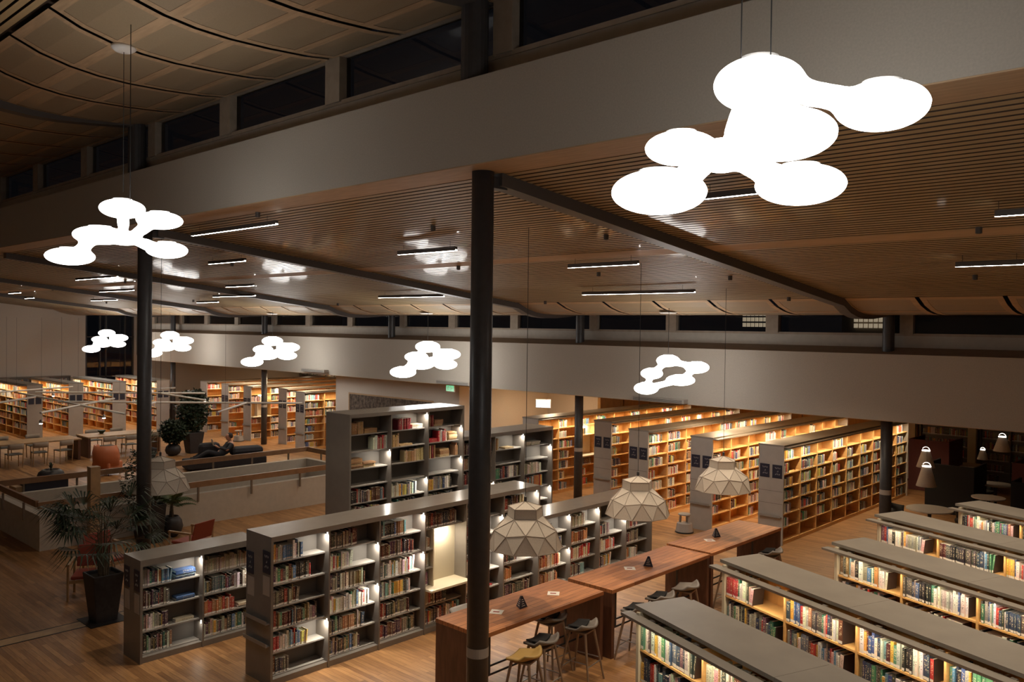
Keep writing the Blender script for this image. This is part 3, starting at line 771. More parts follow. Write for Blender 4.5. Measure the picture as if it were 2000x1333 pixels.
# --- far-left bookcases facing the camera
FLY = [(11.43, 43), (13.0, 127), (14.77, 200), (16.7, 262)]
FLL = ['lit bookcase behind the reading tables, at the left edge of the row', 'lit bookcase behind the reading tables, second in its row', 'lit bookcase behind the reading tables, third in its row', 'lit bookcase behind the reading tables, beside the dark steel column']
for k, (Y, pxx) in enumerate(FLY):
    XR = -37.45; nb = 5
    Mw = frame((XR-nb*.9, Y, 0), (1, 0, 0))
    t = bookcase('bookcase', FLL[k], Mw, nb, .90, 7, .56, 'wood', base=.09, th=.302, topz=2.25, group=None)
    for a, b in ((.03, .24), (.30, .51)): s = MB().box(nb*.9+.035, nb*.9+.045, a, b, 1.45, 1.75).build('sign_plate', 'plate', t)
    for i in range(nb):
        for j in range(6):
            if rnd() < .12: continue
            x0, x1, z = cell(Mw, .09, .302, 7, .90, i, j)
            emit_run(Mw, x0, x1, z, .25, .28, uni(.5, .95), random.choice(['light', 'warm', 'mix']), F'wooden bookcase')

# ------------------------------------------------------------ blob lamps
def blob_mesh(els, links, voxel=.022):
    m = MB()
    for (c, rx, rz) in els:
        prof = [(rx*math.sin(math.pi*i/12), -rz*math.cos(math.pi*i/12)) for i in range(13)]
        prof[0] = (.001, -rz); prof[-1] = (.001, rz)
        m.lathe(prof, 24, c=c)
    for (a, b) in links:
        p, q = Vector(els[a][0]), Vector(els[b][0]); mid = (p+q)/2
        d = (q-p); ra, rb = els[a][2]*.55, els[b][2]*.55
        p2, q2 = p+d*.25, q-d*.25
        m.rod(p2, mid, ra, .066, 14); m.rod(mid, q2, .066, rb, 14)
    me = bpy.data.meshes.new('tmp'); me.from_pydata(m.v, [], m.f)
    o = bpy.data.objects.new('tmp', me); COL.objects.link(o)
    r = o.modifiers.new('r', 'REMESH'); r.mode = 'VOXEL'; r.voxel_size = voxel; r.use_smooth_shade = True
    s = o.modifiers.new('s', 'SMOOTH'); s.factor = .55; s.iterations = 9 if voxel < .02 else 4
    dg = bpy.context.evaluated_depsgraph_get(); ev = o.evaluated_get(dg)
    out = bpy.data.meshes.new_from_object(ev); bpy.data.objects.remove(o)
    out.materials.clear(); out.materials.append(MATS['blob'])
    out.polygons.foreach_set('use_smooth', [True]*len(out.polygons))
    return out
def blob_lamp(label, cx, cy, dep, blobs, links, cords, topz):
    c = at_d(cx, cy, dep)
    t = thing('pendant_lamp', label, 'lamp', c, group='white blob pendant lamps')
    els = []
    for (x, y, dd, rw, rh) in blobs:
        p = at_d(x, y, dep+dd)-c; els.append((tuple(p), rw*(dep+dd)/F_PX, rh*.86*(dep+dd)/F_PX))
    me = blob_mesh(els, links, .018 if dep < 10 else .022); me.name = 'blob_shade'
    o = bpy.data.objects.new('blob_shade', me); COL.objects.link(o); o.parent = t
    for i, (x, y, dd, rw, rh) in enumerate(blobs[:6]):   # small round top openings with a dark rim
        e = els[i]
        m = MB(); m.lathe([(e[1]*.40, e[2]*.90), (e[1]*.42, e[2]*1.0), (e[1]*.34, e[2]*1.01), (e[1]*.33, e[2]*.9)], 20, c=e[0], cap=False)
        m.build('opening_rim', 'steel', t)
    for (x, y, dd) in cords:
        p = at_d(x, y, dep+dd)-c
        MB().rod(p, (p.x, p.y, topz-c.z), .0035 if dep < 8 else .005, n=6).build('cord', 'cord', t)
    return t
# near big lamp
blob_lamp('very large glowing white pendant lamp of six blobs hanging in front of the grey beam', 1500, 265, 4.06,
          [(1483, 165, .34, 89, 60), (1722, 207, .16, 90, 55), (1527, 263, -.22, 106, 58), (1330, 290, .30, 72, 38), (1287, 376, -.06, 95, 50), (1563, 361, .22, 88, 46), (1410, 304, .12, 52, 40)],
          [(0, 1), (0, 6), (3, 6), (4, 6), (5, 6), (2, 6)], [(1505, 120, .2), (1447, 130, .25)], 8.5)
blob_lamp('glowing white pendant lamp of joined blobs in front of the dark column by the palm', 228, 455, 9.2,
          [(239, 408, .2, 43, 22), (312, 431, .2, 44, 20), (195, 460, -.1, 50, 21), (243, 466, .0, 34, 16), (137, 501, -.1, 46, 20), (326, 489, 0, 40, 19)],
          [(0, 3), (1, 3), (2, 3), (2, 4), (3, 5)], [(254, 395, .1)], 8.1)
def small_blobs(cx, cy, dep, s, label, alt=False):
    if alt: L = [(-3, -22, .1, 21, 12), (53, -9, .0, 22, 12), (-35, 3, .1, 20, 11), (21, 16, -.1, 26, 11), (-46, 32, 0, 22, 12)]; K = [(0, 1), (0, 2), (2, 4), (3, 4), (3, 1)]
    else: L = [(2, -18, .2, 18, 9), (32, -6, .1, 20, 9), (30, 10, -.1, 17, 8), (-8, 8, .05, 20, 10), (-16, -2, .1, 17, 8), (-37, 22, 0, 19, 9)]; K = [(0, 4), (1, 3), (2, 3), (3, 4), (4, 5), (3, 5), (0, 1)]
    bl = [(cx+a*s, cy+b*s, d, w*s*1.1, h*s*1.16) for a, b, d, w, h in L]
    blob_lamp(label, cx, cy, dep, bl, K, [(cx+(2 if not alt else -3)*s, cy-20*s, .1)], 5.30)
small_blobs(1308, 727, 18.2, 1.0, 'glowing white blob pendant lamp over the lit wooden bookcases, with two round holes', True)
small_blobs(833, 700, 23.7, 1.24, 'glowing white blob pendant lamp just left of the thick middle column')
small_blobs(530, 685, 29.2, 1.02, 'glowing white blob pendant lamp above the slim dark column and sofa')
small_blobs(330, 671, 34.7, .88, 'glowing white blob pendant lamp just right of the palm-side column')
small_blobs(207, 665, 38.5, .78, 'smallest glowing white blob pendant lamp in front of the tall dark window')

# ------------------------------------------------------------ ceiling tubes, discs, hooks
def ceil_z(Y): return 6.42-.112*(Y-6.28)
TUBES = [((373, 459), (543, 437), 'beside the blob lamp by the palm, longest of its row'), ((776, 496), (893, 488), 'just left of the top of the middle column'), ((408, 515), (479, 509), 'short one under the long tube near the palm-side lamp'),
         ((1107, 521), (1250, 516), 'between the middle column and the long steel beam'), ((1138, 575), (1357, 570), 'long one right before the curved panels'), ((1866, 519), (2000, 515), 'under the plywood band at the far right'),
         ((1943, 420), (2010, 416), 'cut by the right edge, above the plywood band'), ((1373, 386), (1500, 374), 'partly hidden behind the largest blob lamp'), ((736, 580.5), (871, 579), 'long one just left of the middle column, by the curved panels'),
         ((440, 560), (497, 558), 'short one above the two lowest tubes'), ((418, 580), (497, 577), 'below the short one, nearer the curved panels'), ((385, 591), (426, 590), 'lowest one touching the curved panels'),
         ((151, 547), (227, 540), 'under the lowest blob of the palm-side lamp'), ((194, 570), (262, 567), 'ending behind the palm-side column'), ((176, 587), (231, 586), 'above the tall dark window'),
         ((16, 573), (41, 572), 'at the top of the plain left wall'), ((50, 583), (65, 582), 'tiny farthest one over the plain left wall')]
for a, b, w in TUBES:
    def onc(x, y, off=.13):
        d = ray(x, y); tt = (6.42+.112*6.28-off-CAMH)/(d.z+.112*d.y); return CAM + d*tt
    p, q = onc(*a), onc(*b); q.y = p.y = (p.y+q.y)/2; z = ceil_z(p.y)-.13
    t = thing('ceiling_tube', 'thin lit ceiling tube, ' + w, 'ceiling light', ((p.x+q.x)/2, p.y, z)); L = abs(q.x-p.x)/2
    m = MB(); m.box(-L, L, -.024, .024, .0, .045); m.box(-L, L, -.024, -.018, -.016, 0); m.box(-L, L, .018, .024, -.016, 0); m.build('housing', 'beam', t)
    MB().box(-L, L, -.0178, .0178, -.018, -.001).build('diffuser', 'tube', t)
    m = MB(); m.rod((-L*.8, 0, .04), (-L*.8, 0, .135), .003, n=5); m.rod((L*.8, 0, .04), (L*.8, 0, .135), .003, n=5); m.build('hanger', 'cord', t)
for x, y, dep, r, lab in ((242, 92, None, .14, 'round white ceiling disc on the curved panels at top left'),):
    p = at_x(x, y, -10.18)
    t = thing('ceiling_disc', lab, 'ceiling light', p)
    MB().lathe([(.02, -.05), (r*.7, -.045), (r, -.01), (r, .02)], 24, c=(0, 0, -.01)).build('disc', 'white_plastic', t, smooth=True)
    MB().rod((0, 0, -.04), (0, 0, -1.7), .004, n=5).build('cord', 'cord', t)
for x, y, w in ((1305, 603, 'above the rightmost small blob lamp'), (833, 605, 'above the blob lamp by the middle column'), (532, 608, 'above the blob lamp over the sofa')):
    p = at_y(x, y, 15.95); p.z = 5.19
    tag(MB().lathe([(.02, -.03), (.16, -.03), (.2, -.005), (.2, .0)], 20).build('ceiling_rose', 'white_plastic', smooth=True), 'round white ceiling rose ' + w, 'ceiling fitting').location = p
DOWN = [(-6.9, 9.2, 55, 'above the first bar table'), (-6.9, 12.6, 55, 'above the middle bar table'), (-7.0, 15.0, 45, 'near the curved panels over the last bar table'), (-3.2, 7.6, 60, 'above the slanted bookcase by the stools'),
        (-2.6, 10.2, 60, 'above the middle slanted bookcase'), (-3.4, 13.2, 60, 'above the last slanted bookcases'), (.4, 8.6, 50, 'far right over the slanted bookcases'), (-8.95, 7.9, 55, 'in front of the long grey bookcase'), (-10.9, 6.3, 45, 'in front of the low grey bookcase'),
        (-9.0, 11.8, 45, 'in front of the lower grey bookcase'), (-11.3, 10.6, 40, 'in front of the tallest grey bookcase'), (-16.6, 9.0, 35, 'over the red armchairs'), (-16.6, 13.6, 40, 'over the low wall'), (-24.5, 10.0, 40, 'over the stair opening'), (-27.5, 13.5, 40, 'over the sofa'),
        (-31.5, 10.4, 45, 'over the reading tables'), (-34.6, 13.4, 45, 'before the bookcases of the reading area'), (-13.0, 15.0, 40, 'over the grey bookcase end'), (-21.0, 14.8, 35, 'left of the tallest bookcase')]
for X, Y, wt, w in DOWN:
    z = ceil_z(Y); t = thing('ceiling_spotlight', 'small dark ceiling spotlight under the slats, ' + w, 'ceiling light', (X, Y, z))
    m = MB(); m.lathe([(.035, 0), (.035, -.07), (.028, -.072), (.026, -.04)], 14, cap=False); m.lathe([(.035, 0), (.001, 0)], 14, cap=False); m.build('housing', 'beam', t)
    l = bpy.data.lights.new('downlight', 'SPOT'); l.energy = DOWN_W*wt*9; l.spot_size = math.radians(110); l.spot_blend = .9; l.color = (1.0, .80, .58); l.shadow_soft_size = .05
    o = bpy.data.objects.new('downlight', l); COL.objects.link(o); o.parent = t; o.location = (0, 0, -.085)
LOWD = [(-9.5, 19.0), (-11.1, 20), (-30.5, 19), (-33.0, 19), (-28.5, 18.6), (-17.5, 20.5), (-34, 28.4), (-42, 27.5), (-27.6, 26)]  # unseen lamps added to warm and brighten the lower hall
for i, (X, Y) in enumerate(LOWD):
    l = bpy.data.lights.new('hall_fill_light', 'AREA'); l.size = .3; l.energy = 80*DOWN_W; l.color = (1.0, .74, .46)
    o = bpy.data.objects.new('hall_fill_light', l); COL.objects.link(o); o.location = (X, Y, 3.02)

# ------------------------------------------------------------ faceted felt pendants
def felt_pendant(label, loc, R, rz, topz):
    t = thing('pendant_lampshade', label, 'lamp', loc, rz, 'faceted felt pendant lamps')
    s = R/.453
    def ring(n, r, z, off): return [(r*s*math.cos(off+2*math.pi*i/n), r*s*math.sin(off+2*math.pi*i/n), z*s) for i in range(n)]
    h = 2*math.pi/5
    A = (0, 0, .545*s); B = ring(5, .215, .475, h/2); Cc_ = ring(5, .222, .36, h/2)
    D = [p if i % 2 == 0 else (p[0], p[1], p[2]+.035*s) for i, p in enumerate(ring(10, .385, .185, h/2))]
    E = ring(10, .453, 0, h/2+math.pi/10)
    V = [A]+B+Cc_+D+E; b0, c0, d0, e0 = 1, 6, 11, 21
    Fs = []
    for i in range(5):
        j = (i+1) % 5
        Fs += [(0, b0+i, b0+j), (b0+i, c0+i, c0+j, b0+j)]
        # collar vertex i sits at ring-D index 2i ; mid vertex 2i+1
        a, b, c = d0+2*i, d0+(2*i+1) % 10, d0+(2*i+2) % 10
        Fs += [(c0+i, a, b), (c0+i, b, c0+j), (c0+j, b, c)]
    for i in range(10):
        Fs += [(d0+i, e0+i, d0+(i+1) % 10), (d0+(i+1) % 10, e0+i, e0+(i+1) % 10)]
    m = MB().add(V, Fs); o = m.build('shade', 'felt', t)
    so = o.modifiers.new('s', 'SOLIDIFY'); so.thickness = .006; so.offset = -1
    # folded seams along every edge
    es = set()
    for f in Fs:
        for i in range(len(f)): es.add(tuple(sorted((f[i], f[(i+1) % len(f)]))))
    m = MB()
    for a, b in es: m.rod(Vector(V[a])*1.004, Vector(V[b])*1.004, .0055, n=5)
    m.build('seam', 'felt_seam', t)
    MB().rod((0, 0, .54*s), (0, 0, topz-loc[2]), .004, n=6).build('cord', 'cord', t)
    MB().lathe([(.012, .545*s), (.02, .55*s), (.02, .60*s), (.008, .61*s)], 12).build('cord_grip', 'steel_dark', t)
    MB().lathe([(.015, .40*s), (.05, .36*s), (.05, .30*s), (.012, .27*s)], 14).build('bulb', 'blob', t, smooth=True) if False else None
    return t
PR = .453*1.13
for (x, yb, X, lab) in ((1025, 1068, -7.65, 'faceted beige felt pendant lamp over the first bar table, in front of the grey bookcase'),
                        (1245, 1005, -7.70, 'faceted beige felt pendant lamp over the middle bar table'),
                        (1412, 957, -7.65, 'faceted beige felt pendant lamp in front of the bookcase signs, over the last bar table')):
    p = at_x(x, yb, X)
    felt_pendant(lab, p, PR, YAW+math.pi/2-math.pi/2+math.radians(-90), ceil_z(p.y))
p = at_x(313, 958, -15.2); felt_pendant('faceted beige felt pendant lamp half hidden behind the column by the palm', p, PR*1.02, YAW-math.pi/2, ceil_z(p.y))

# ------------------------------------------------------------ bar tables
def bar_table(label, X0, X1, Y0, Y1, h):
    cx, cy = (X0+X1)/2, (Y0+Y1)/2; t = thing('bar_table', label, 'table', (cx, cy, 0), 0, 'wooden bar tables')
    a, b = (X1-X0)/2, (Y1-Y0)/2
    MB().box(-a, a, -b, b, h-.055, h).build('tabletop', ['tabletop'], t, bevel=.003)
    for s in (-1, 1):
        y0, y1 = (-b, -b+.07) if s < 0 else (b-.07, b)
        MB().box(-a+.01, a-.01, y0, y1, 0, h-.056).build('end_panel', 'table_side', t)
    MB().rod((0.10, -b+.07, .27), (0.10, b-.07, .27), .014).build('foot_rail', 'black', t)
    MB().rod((-.10, -b+.07, .27), (-.10, b-.07, .27), .014).build('foot_rail', 'black', t)
    for s in (-.45, .45): MB().box(.085, .115, s*2*b*.7-.012, s*2*b*.7+.012, .27, h-.056).build('rail_post', 'steel_dark', t)
bar_table('closest wooden bar table, passing behind the thick middle column', -8.21, -7.33, 7.36, 9.84, 1.0)
bar_table('middle wooden bar table, between the other two', -8.08, -7.24, 9.93, 12.69, 1.015)
bar_table('last wooden bar table, ending at the grey bookcase panel', -8.13, -7.23, 12.74, 15.35, 1.03)
# cards and small info stands on the tables
for k, (x, y, lab) in enumerate(((970, 1196, 'square white paper card on the first bar table beside the middle column'), (1081, 1160, 'square white paper card on the first bar table, right of the dark stand'),
                                 (1230, 1111, 'square pinkish paper card on the middle bar table'), (1386, 1056, 'square white paper card on the last bar table'))):
    p = at_z(x, y, 1.0+.015*(0 if k < 2 else k-1)); s = .085
    m = MB(); m.box(-s, s, -s, s, .0005, .003, 0); m.box(-s*.55, s*.45, -s*.3, s*.25, .003, .0034, 1)
    o = m.build('paper_card', ['paper', 'red_leather']); o.location = p; o.rotation_euler = (0, 0, .55+.1*k); tag(o, lab, 'card')
for k, (x, y, lab) in enumerate(((1018, 1187, 'small dark three-sided info stand on the first bar table'), (1267, 1106, 'small dark info stand with white text on the middle bar table'), (1398, 1049, 'small dark info stand on the last bar table'))):
    p = at_z(x, y, 1.0+.015*k)
    t = thing('info_stand', lab, 'sign', p, -.5+.9*k)
    b, h = .092, .155; T3 = [(b*math.cos(a), b*math.sin(a), 0) for a in (math.pi/2, math.pi*7/6, math.pi*11/6)]
    T4 = [(q[0]*.22, q[1]*.22, h) for q in T3]
    MB().add(T3+T4, [(0, 1, 4, 3), (1, 2, 5, 4), (2, 0, 3, 5), (3, 4, 5), (2, 1, 0)]).build('stand', 'plate', t)
    m = MB()
    for s in range(3):
        A, B_ = Vector(T3[s]), Vector(T3[(s+1) % 3]); C3, D3 = Vector(T4[s]), Vector(T4[(s+1) % 3])
        for r_ in range(4):
            u = .2+.17*r_; P0 = A.lerp(C3, u); P1 = B_.lerp(D3, u); q0 = P0.lerp(P1, .25)*1.02; q1 = P0.lerp(P1, .75-.1*(r_ % 2))*1.02
            q0.z = q1.z = P0.z; m.rod(q0, q1, .0035, n=4)
    m.build('lettering', 'paper', t)

# ------------------------------------------------------------ bar stools
def stool(label, loc, rz, cushion=True, ochre=False):
    t = thing('bar_stool', label, 'stool', (loc[0], loc[1], 0), rz, 'bar stools at the wooden tables')
    h = .74
    # shell: curved seat with a low back (back toward +x local)
    V = []; Fs = []; nu, nv = 14, 9
    for i in range(nu+1):
        u = i/nu  # front->back
        for j in range(nv):
            v = -1+2*j/(nv-1)
            hw = .215*(1-.18*(1-u)**2)*(1 - .25*max(0, u-.75)*1.2)
            y = v*hw; x = -.17+.34*u
            lift = .07*max(0, (u-.62)/.38)**1.4*(1-.25*v*v) + .035*v*v*u + .022*v*v
            x += .035*max(0, (u-.8)/.2)*(1-v*v*.8) - .07*v*v*max(0, (u-.5)/.5)
            V.append((x, y, h-.02+lift))
    for i in range(nu):
        for j in range(nv-1):
            a = i*nv+j; Fs.append((a, a+nv, a+nv+1, a+1))
    o = MB().add(V, Fs).build('seat', 'stool_shell_ochre' if ochre else 'stool_shell', t, smooth=True)
    so = o.modifiers.new('s', 'SOLIDIFY'); so.thickness = .028; so.offset = -1
    if cushion:
        V2 = [(x*.86, y*.86, z+.012) for x, y, z in V[:nv*10]]
        Fs2 = [f for f in Fs if max(f) < nv*10]
        o = MB().add(V2, Fs2).build('cushion', 'cushion', t, smooth=True); so = o.modifiers.new('s', 'SOLIDIFY'); so.thickness = .018; so.offset = 1
    for sx in (-1, 1):
        for sy in (-1, 1):
            MB().rod((sx*.235, sy*.215, 0), (sx*.12, sy*.12, h-.05), .013, .019, 10).build('leg', 'stool_wood', t)
    def leg(sx, sy, z): k = z/(h-.05); return (sx*(.235-.115*k), sy*(.215-.095*k), z)
    for a, b, z in (((-1, -1), (-1, 1), .20), ((1, -1), (1, 1), .26), ((-1, -1), (1, -1), .30), ((-1, 1), (1, 1), .30)):
        MB().rod(leg(*a, z), leg(*b, z), .008, n=6).build('stretcher', 'steel', t)
    MB().box(-.13, .13, -.13, .13, h-.065, h-.045).build('seat_mount', 'stool_wood', t)
STOOLS = [(-6.98, 7.75, .25, False, True, 'ochre yellow bar stool without a cushion, closest to the middle column'), (-7.15, 8.27, .1, True, False, 'grey bar stool with a black cushion behind the ochre one'),
          (-7.12, 9.07, .15, True, False, 'grey bar stool with a black cushion beside the first table end panel'), (-7.62, 9.0, .0, True, False, 'bar stool pushed fully under the first bar table'),
          (-7.0, 10.2, .1, True, False, 'grey bar stool with a black cushion at the near end of the middle table'), (-7.05, 10.9, .1, True, False, 'bar stool with a black cushion at the centre of the middle table'),
          (-7.05, 11.62, .2, False, False, 'bar stool with bare grey shell at the far end of the middle table'),
          (-7.05, 13.1, .0, True, False, 'grey bar stool at the near end of the last bar table'), (-7.02, 13.8, .1, True, False, 'dark cushioned bar stool at the centre of the last bar table'), (-7.05, 14.55, .1, True, False, 'dark cushioned bar stool at the far end of the last bar table'),
          (-8.62, 8.3, math.pi, True, False, 'bar stool on the far side of the first bar table')]
for x, y, rz, cu, oc, lab in STOOLS: stool(lab, (x, y), rz, cu, oc)

# ------------------------------------------------------------ step stools (kick stools)
def kick_stool(label, loc, s=1.0):
    t = thing('step_stool', label, 'step stool', (*loc, 0), 0, 'round grey step stools')
    MB().lathe([(.22, 0), (.215, .03)], 26).build('rubber_base', 'black', t)
    MB().lathe([(.205, .03), (.175, .22), (.14, .225)], 26).build('body', 'stool_gray', t)
    m = MB(); m.rod((-.12, 0, .22), (-.105, 0, .42), .03, n=8); m.rod((.12, 0, .22), (.105, 0, .42), .03, n=8); m.rod((0, .12, .22), (0, .105, .42), .03, n=8)
    m.build('support', 'stool_gray', t)
    MB().lathe([(.145, .41), (.15, .43), (.14, .445)], 26).build('step', 'stool_gray', t)
kick_stool('round grey step stool on the floor beside the second wooden bookcase', (-10.62, 17.40))
kick_stool('round grey step stool by the wooden bookcases near the sofa', (-31.75, 17.55))

# ------------------------------------------------------------ rails around the void
def rail(label, p, q, z, posts, off):
    c = (Vector(p)+Vector(q))/2; t = thing('handrail', label, 'handrail', (c.x, c.y, 0)); p = Vector(p)-Vector((c.x, c.y, 0)); q = Vector(q)-Vector((c.x, c.y, 0))
    d = (q-p).normalized(); n = Vector((-d.y, d.x, 0))*.03
    m = MB(); a = [p+n, q+n, q-n, p-n]
    m.add([(*v[:2], z-.06) for v in a]+[(*v[:2], z+.075) for v in a], [(0, 3, 2, 1), (4, 5, 6, 7), (0, 1, 5, 4), (1, 2, 6, 5), (2, 3, 7, 6), (3, 0, 4, 7)])
    m.build('rail', 'rail_wood', t)
    for k in range(posts):
        s = p.lerp(q, (k+.5)/posts); o = Vector(off)
        b = MB(); b.box(s.x-.02+o.x, s.x+.02+o.x, s.y-.02+o.y, s.y+.02+o.y, .56, z-.06); b.build('bracket', 'band_metal', t)
rail('wooden handrail on the low wall facing the grey bookcases', (VX1+.05, VY0-.05, 0), (VX1+.05, VY1+.05, 0), .97, 6, (0, 0, 0))
rail('wooden handrail on the far low wall of the stair opening, in front of the sofa', (VX0-.05, VY0, 0), (VX0-.05, VY1+.1, 0), 1.02, 7, (-.14, 0, 0))
rail('short wooden handrail at the far end of the stair opening', (VX0, VY1+.08, 0), (VX1, VY1+.08, 0), 1.02, 3, (0, .14, 0))
rail('short wooden handrail at the left end of the stair opening', (VX0, VY0-.05, 0), (VX1, VY0-.05, 0), 1.0, 2, (0, -.04, 0))
t = thing('wooden_post', 'square wooden post with a flat top behind the palm', 'post', (-18.98, 7.10, 0))
MB().box(-.10, .10, -.10, .10, 0, 1.68).build('shaft', 'oak', t); MB().box(-.105, .105, -.105, .105, 1.68, 1.70).build('cap', 'oak', t)

# ------------------------------------------------------------ plants
def fan_leaf(m, base, dirv, L, n, w, mi=0, droop=.35):
    """palm fan: n blades from the end of a petiole"""
    d = Vector(dirv).normalized(); tip = Vector(base)+d*L*.55 + Vector((0, 0, -droop*L*.1))
    m.rod(base, tip, .006, .004, 5, mi+1)
    side = d.cross(Vector((0, 0, 1))); side = side.normalized() if side.length > .01 else Vector((1, 0, 0)); up = side.cross(d)
    for i in range(n):
        a = (i/(n-1)-.5)*math.radians(165)
        bd = (d*math.cos(a)+side*math.sin(a)).normalized(); bl = L*.5*uni(.85, 1.1)
        p1 = tip+bd*bl*.55+Vector((0, 0, .02)); p2 = tip+bd*bl+Vector((0, 0, -droop*bl*.7))
        nrm = bd.cross(Vector((0, 0, 1))).normalized()*w
        m.add([tip-nrm*.3, tip+nrm*.3, p1+nrm, p1-nrm, p2], [(0, 1, 2, 3), (3, 2, 4)], mi)
def feather(m, base, dirv, L, n, w, droop=.6, mi=0):
    d = Vector(dirv).normalized(); P = []
    for i in range(n+1):
        u = i/n; P.append(Vector(base)+d*L*u+Vector((0, 0, -droop*L*u*u*.6)))
    for i in range(n): m.rod(P[i], P[i+1], .006*(1-u*.6), n=4, mi=mi+1, caps=False)
    side = d.cross(Vector((0, 0, 1))).normalized()
    for i in range(2, n+1):
        for s in (-1, 1):
            ll = L*.32*math.sin(math.pi*(.15+.8*i/n)); q = P[i]+(side*s+d*.5).normalized()*ll+Vector((0, 0, -ll*.35))
            m.add([P[i]-d*w, P[i]+d*w, q], [(0, 1, 2)], mi)
def plant(name, label, loc, pot, kind, H, spread, n, leafm='leaf', seed=1, cat='plant'):
    random.seed(seed); t = thing(name, label, cat, (*loc, 0))
    kindp, r, ph = pot
    if kindp == 'tall':
        m = MB(); a = r; b = r*.68
        m.add([(-b, -b, 0), (b, -b, 0), (b, b, 0), (-b, b, 0), (-a, -a, ph), (a, -a, ph), (a, a, ph), (-a, a, ph),
               (-a*.88, -a*.88, ph), (a*.88, -a*.88, ph), (a*.88, a*.88, ph), (-a*.88, a*.88, ph), (-a*.85, -a*.85, ph-.06), (a*.85, -a*.85, ph-.06), (a*.85, a*.85, ph-.06), (-a*.85, a*.85, ph-.06)],
              [(3, 2, 1, 0), (0, 1, 5, 4), (1, 2, 6, 5), (2, 3, 7, 6), (3, 0, 4, 7), (4, 5, 9, 8), (5, 6, 10, 9), (6, 7, 11, 10), (7, 4, 8, 11), (8, 9, 13, 12), (9, 10, 14, 13), (10, 11, 15, 14), (11, 8, 12, 15)])
        m.build('pot', 'pot', t, bevel=.02)
        MB().box(-a*.86, a*.86, -a*.86, a*.86, ph-.08, ph-.06).build('soil', 'soil', t)
    else:
        m = MB(); m.lathe([(r*.45, 0), (r*.85, ph*.2), (r, ph*.5), (r*.88, ph*.8), (r*.62, ph), (r*.55, ph), (r*.5, ph-.05)], 26); m.build('pot', 'pot', t, smooth=True)
        MB().lathe([(r*.5, ph-.05), (r*.5, ph-.04)], 20).build('soil', 'soil', t)
    m = MB(); st = MB()
    if kind == 'fan':
        for i in range(n):
            a = uni(0, 6.28); hh = ph + (H-ph)*uni(.35, .85); rr = uni(.02, .12)
            base = (rr*math.cos(a), rr*math.sin(a), hh)
            if i % 3 == 0: st.rod((rr*.6*math.cos(a), rr*.6*math.sin(a), ph-.07), base, .014, .009, 6)
            el = uni(-.15, .9); fan_leaf(m, base, (math.cos(a)*math.cos(el), math.sin(a)*math.cos(el), math.sin(el)), spread*uni(.75, 1.1), 13, .014, 0, .5)
    elif kind == 'feather':
        for i in range(n):
            a = 6.28*i/n+uni(-.2, .2); hh = ph+(H-ph)*uni(.25, .5); el = uni(.35, 1.2)
            if i % 3 == 0: st.rod((.04*math.cos(a), .04*math.sin(a), ph-.07), (.02*math.cos(a), .02*math.sin(a), hh), .02, .012, 6)
            feather(m, (.02*math.cos(a), .02*math.sin(a), hh), (math.cos(a)*math.cos(el), math.sin(a)*math.cos(el), math.sin(el)), spread, 12, .02, .8)
    elif kind == 'spiky':
        for i in range(n):
            a = uni(0, 6.28); el = uni(.25, 1.45); L = spread*uni(.7, 1.1); d = Vector((math.cos(a)*math.cos(el), math.sin(a)*math.cos(el), math.sin(el)))
            b = Vector((0, 0, ph+uni(0, (H-ph)*.5))); s = d.cross(Vector((0, 0, 1))).normalized()*.02
            m.add([b-s, b+s, b+d*L*.6+s, b+d*L*.6-s, b+d*L+Vector((0, 0, -L*.1))], [(0, 1, 2, 3), (3, 2, 4)])
        st.rod((0, 0, ph-.07), (0, 0, ph+(H-ph)*.5), .03, .02, 6)
    else:   # bushy
        for k in range(4): st.rod((0, 0, ph-.07), (uni(-.2, .2)*spread, uni(-.2, .2)*spread, H*.75), .018, .006, 5)
        for i in range(n*30):
            a = uni(0, 6.28); u = uni(0, 1); zz = ph+.1+(H-ph-.1)*u; lf = 1.9 if H > 2.2 or name == 'potted_bush' else 1.0; R = spread*math.sqrt(uni(.05, 1))*(.5+.6*math.sin(3.0*u)); c = Vector((R*math.cos(a), R*math.sin(a), zz))
            d = Vector((uni(-1, 1), uni(-1, 1), uni(-.7, .4))).normalized()*uni(.05, .09)*lf; s = d.cross(Vector((uni(-1, 1), uni(-1, 1), 1))).normalized()*.022*lf
            m.add([c, c+d*.5+s, c+d, c+d*.5-s], [(0, 1, 2, 3)])
    m.build('foliage', [leafm, 'stem'], t); st.build('stem', 'stem', t)
    random.seed(seed+99)
    return t
plant('potted_palm', 'large dark fan palm in a tall tapered black pot on the floor strip', (-14.08, 5.42), ('tall', .24, .78), 'fan', 1.95, 1.0, 44, seed=3)
t = thing('floor_tray', 'square dark floor tray under the large potted palm', 'tray', (-14.08, 5.42, 0)); MB().box(-.30, .30, -.30, .30, 0.0045, .012).build('tray', 'black', t)
plant('potted_plant', 'dark leafy plant rising beside the wooden post at the low wall', (-18.75, 8.05), ('tall', .17, .45), 'bushy', 2.0, .42, 46, seed=4)
plant('potted_palm', 'small feathery palm in a round dark pot against the low wall', (-18.55, 8.62), ('round', .25, .46), 'feather', 1.15, .60, 22, 'leaf_light', seed=5)
plant('potted_plant', 'grassy plant in a tall slim black pot beside the round dark pot', (-18.3, 8.15), ('tall', .17, .85), 'spiky', 1.2, .35, 40, 'leaf_light', seed=6)
plant('potted_tree', 'leafy tree in a big black tapered pot behind the sofa', (-30.0, 14.75), ('tall', .30, .78), 'bushy', 2.3, .55, 80, seed=7)
bp_ = at_z(338, 890, 0)
plant('potted_bush', 'low dense green bush left of the tall tapered pot', (bp_.x, bp_.y), ('round', .28, .40), 'bushy', 1.25, .45, 60, seed=17)
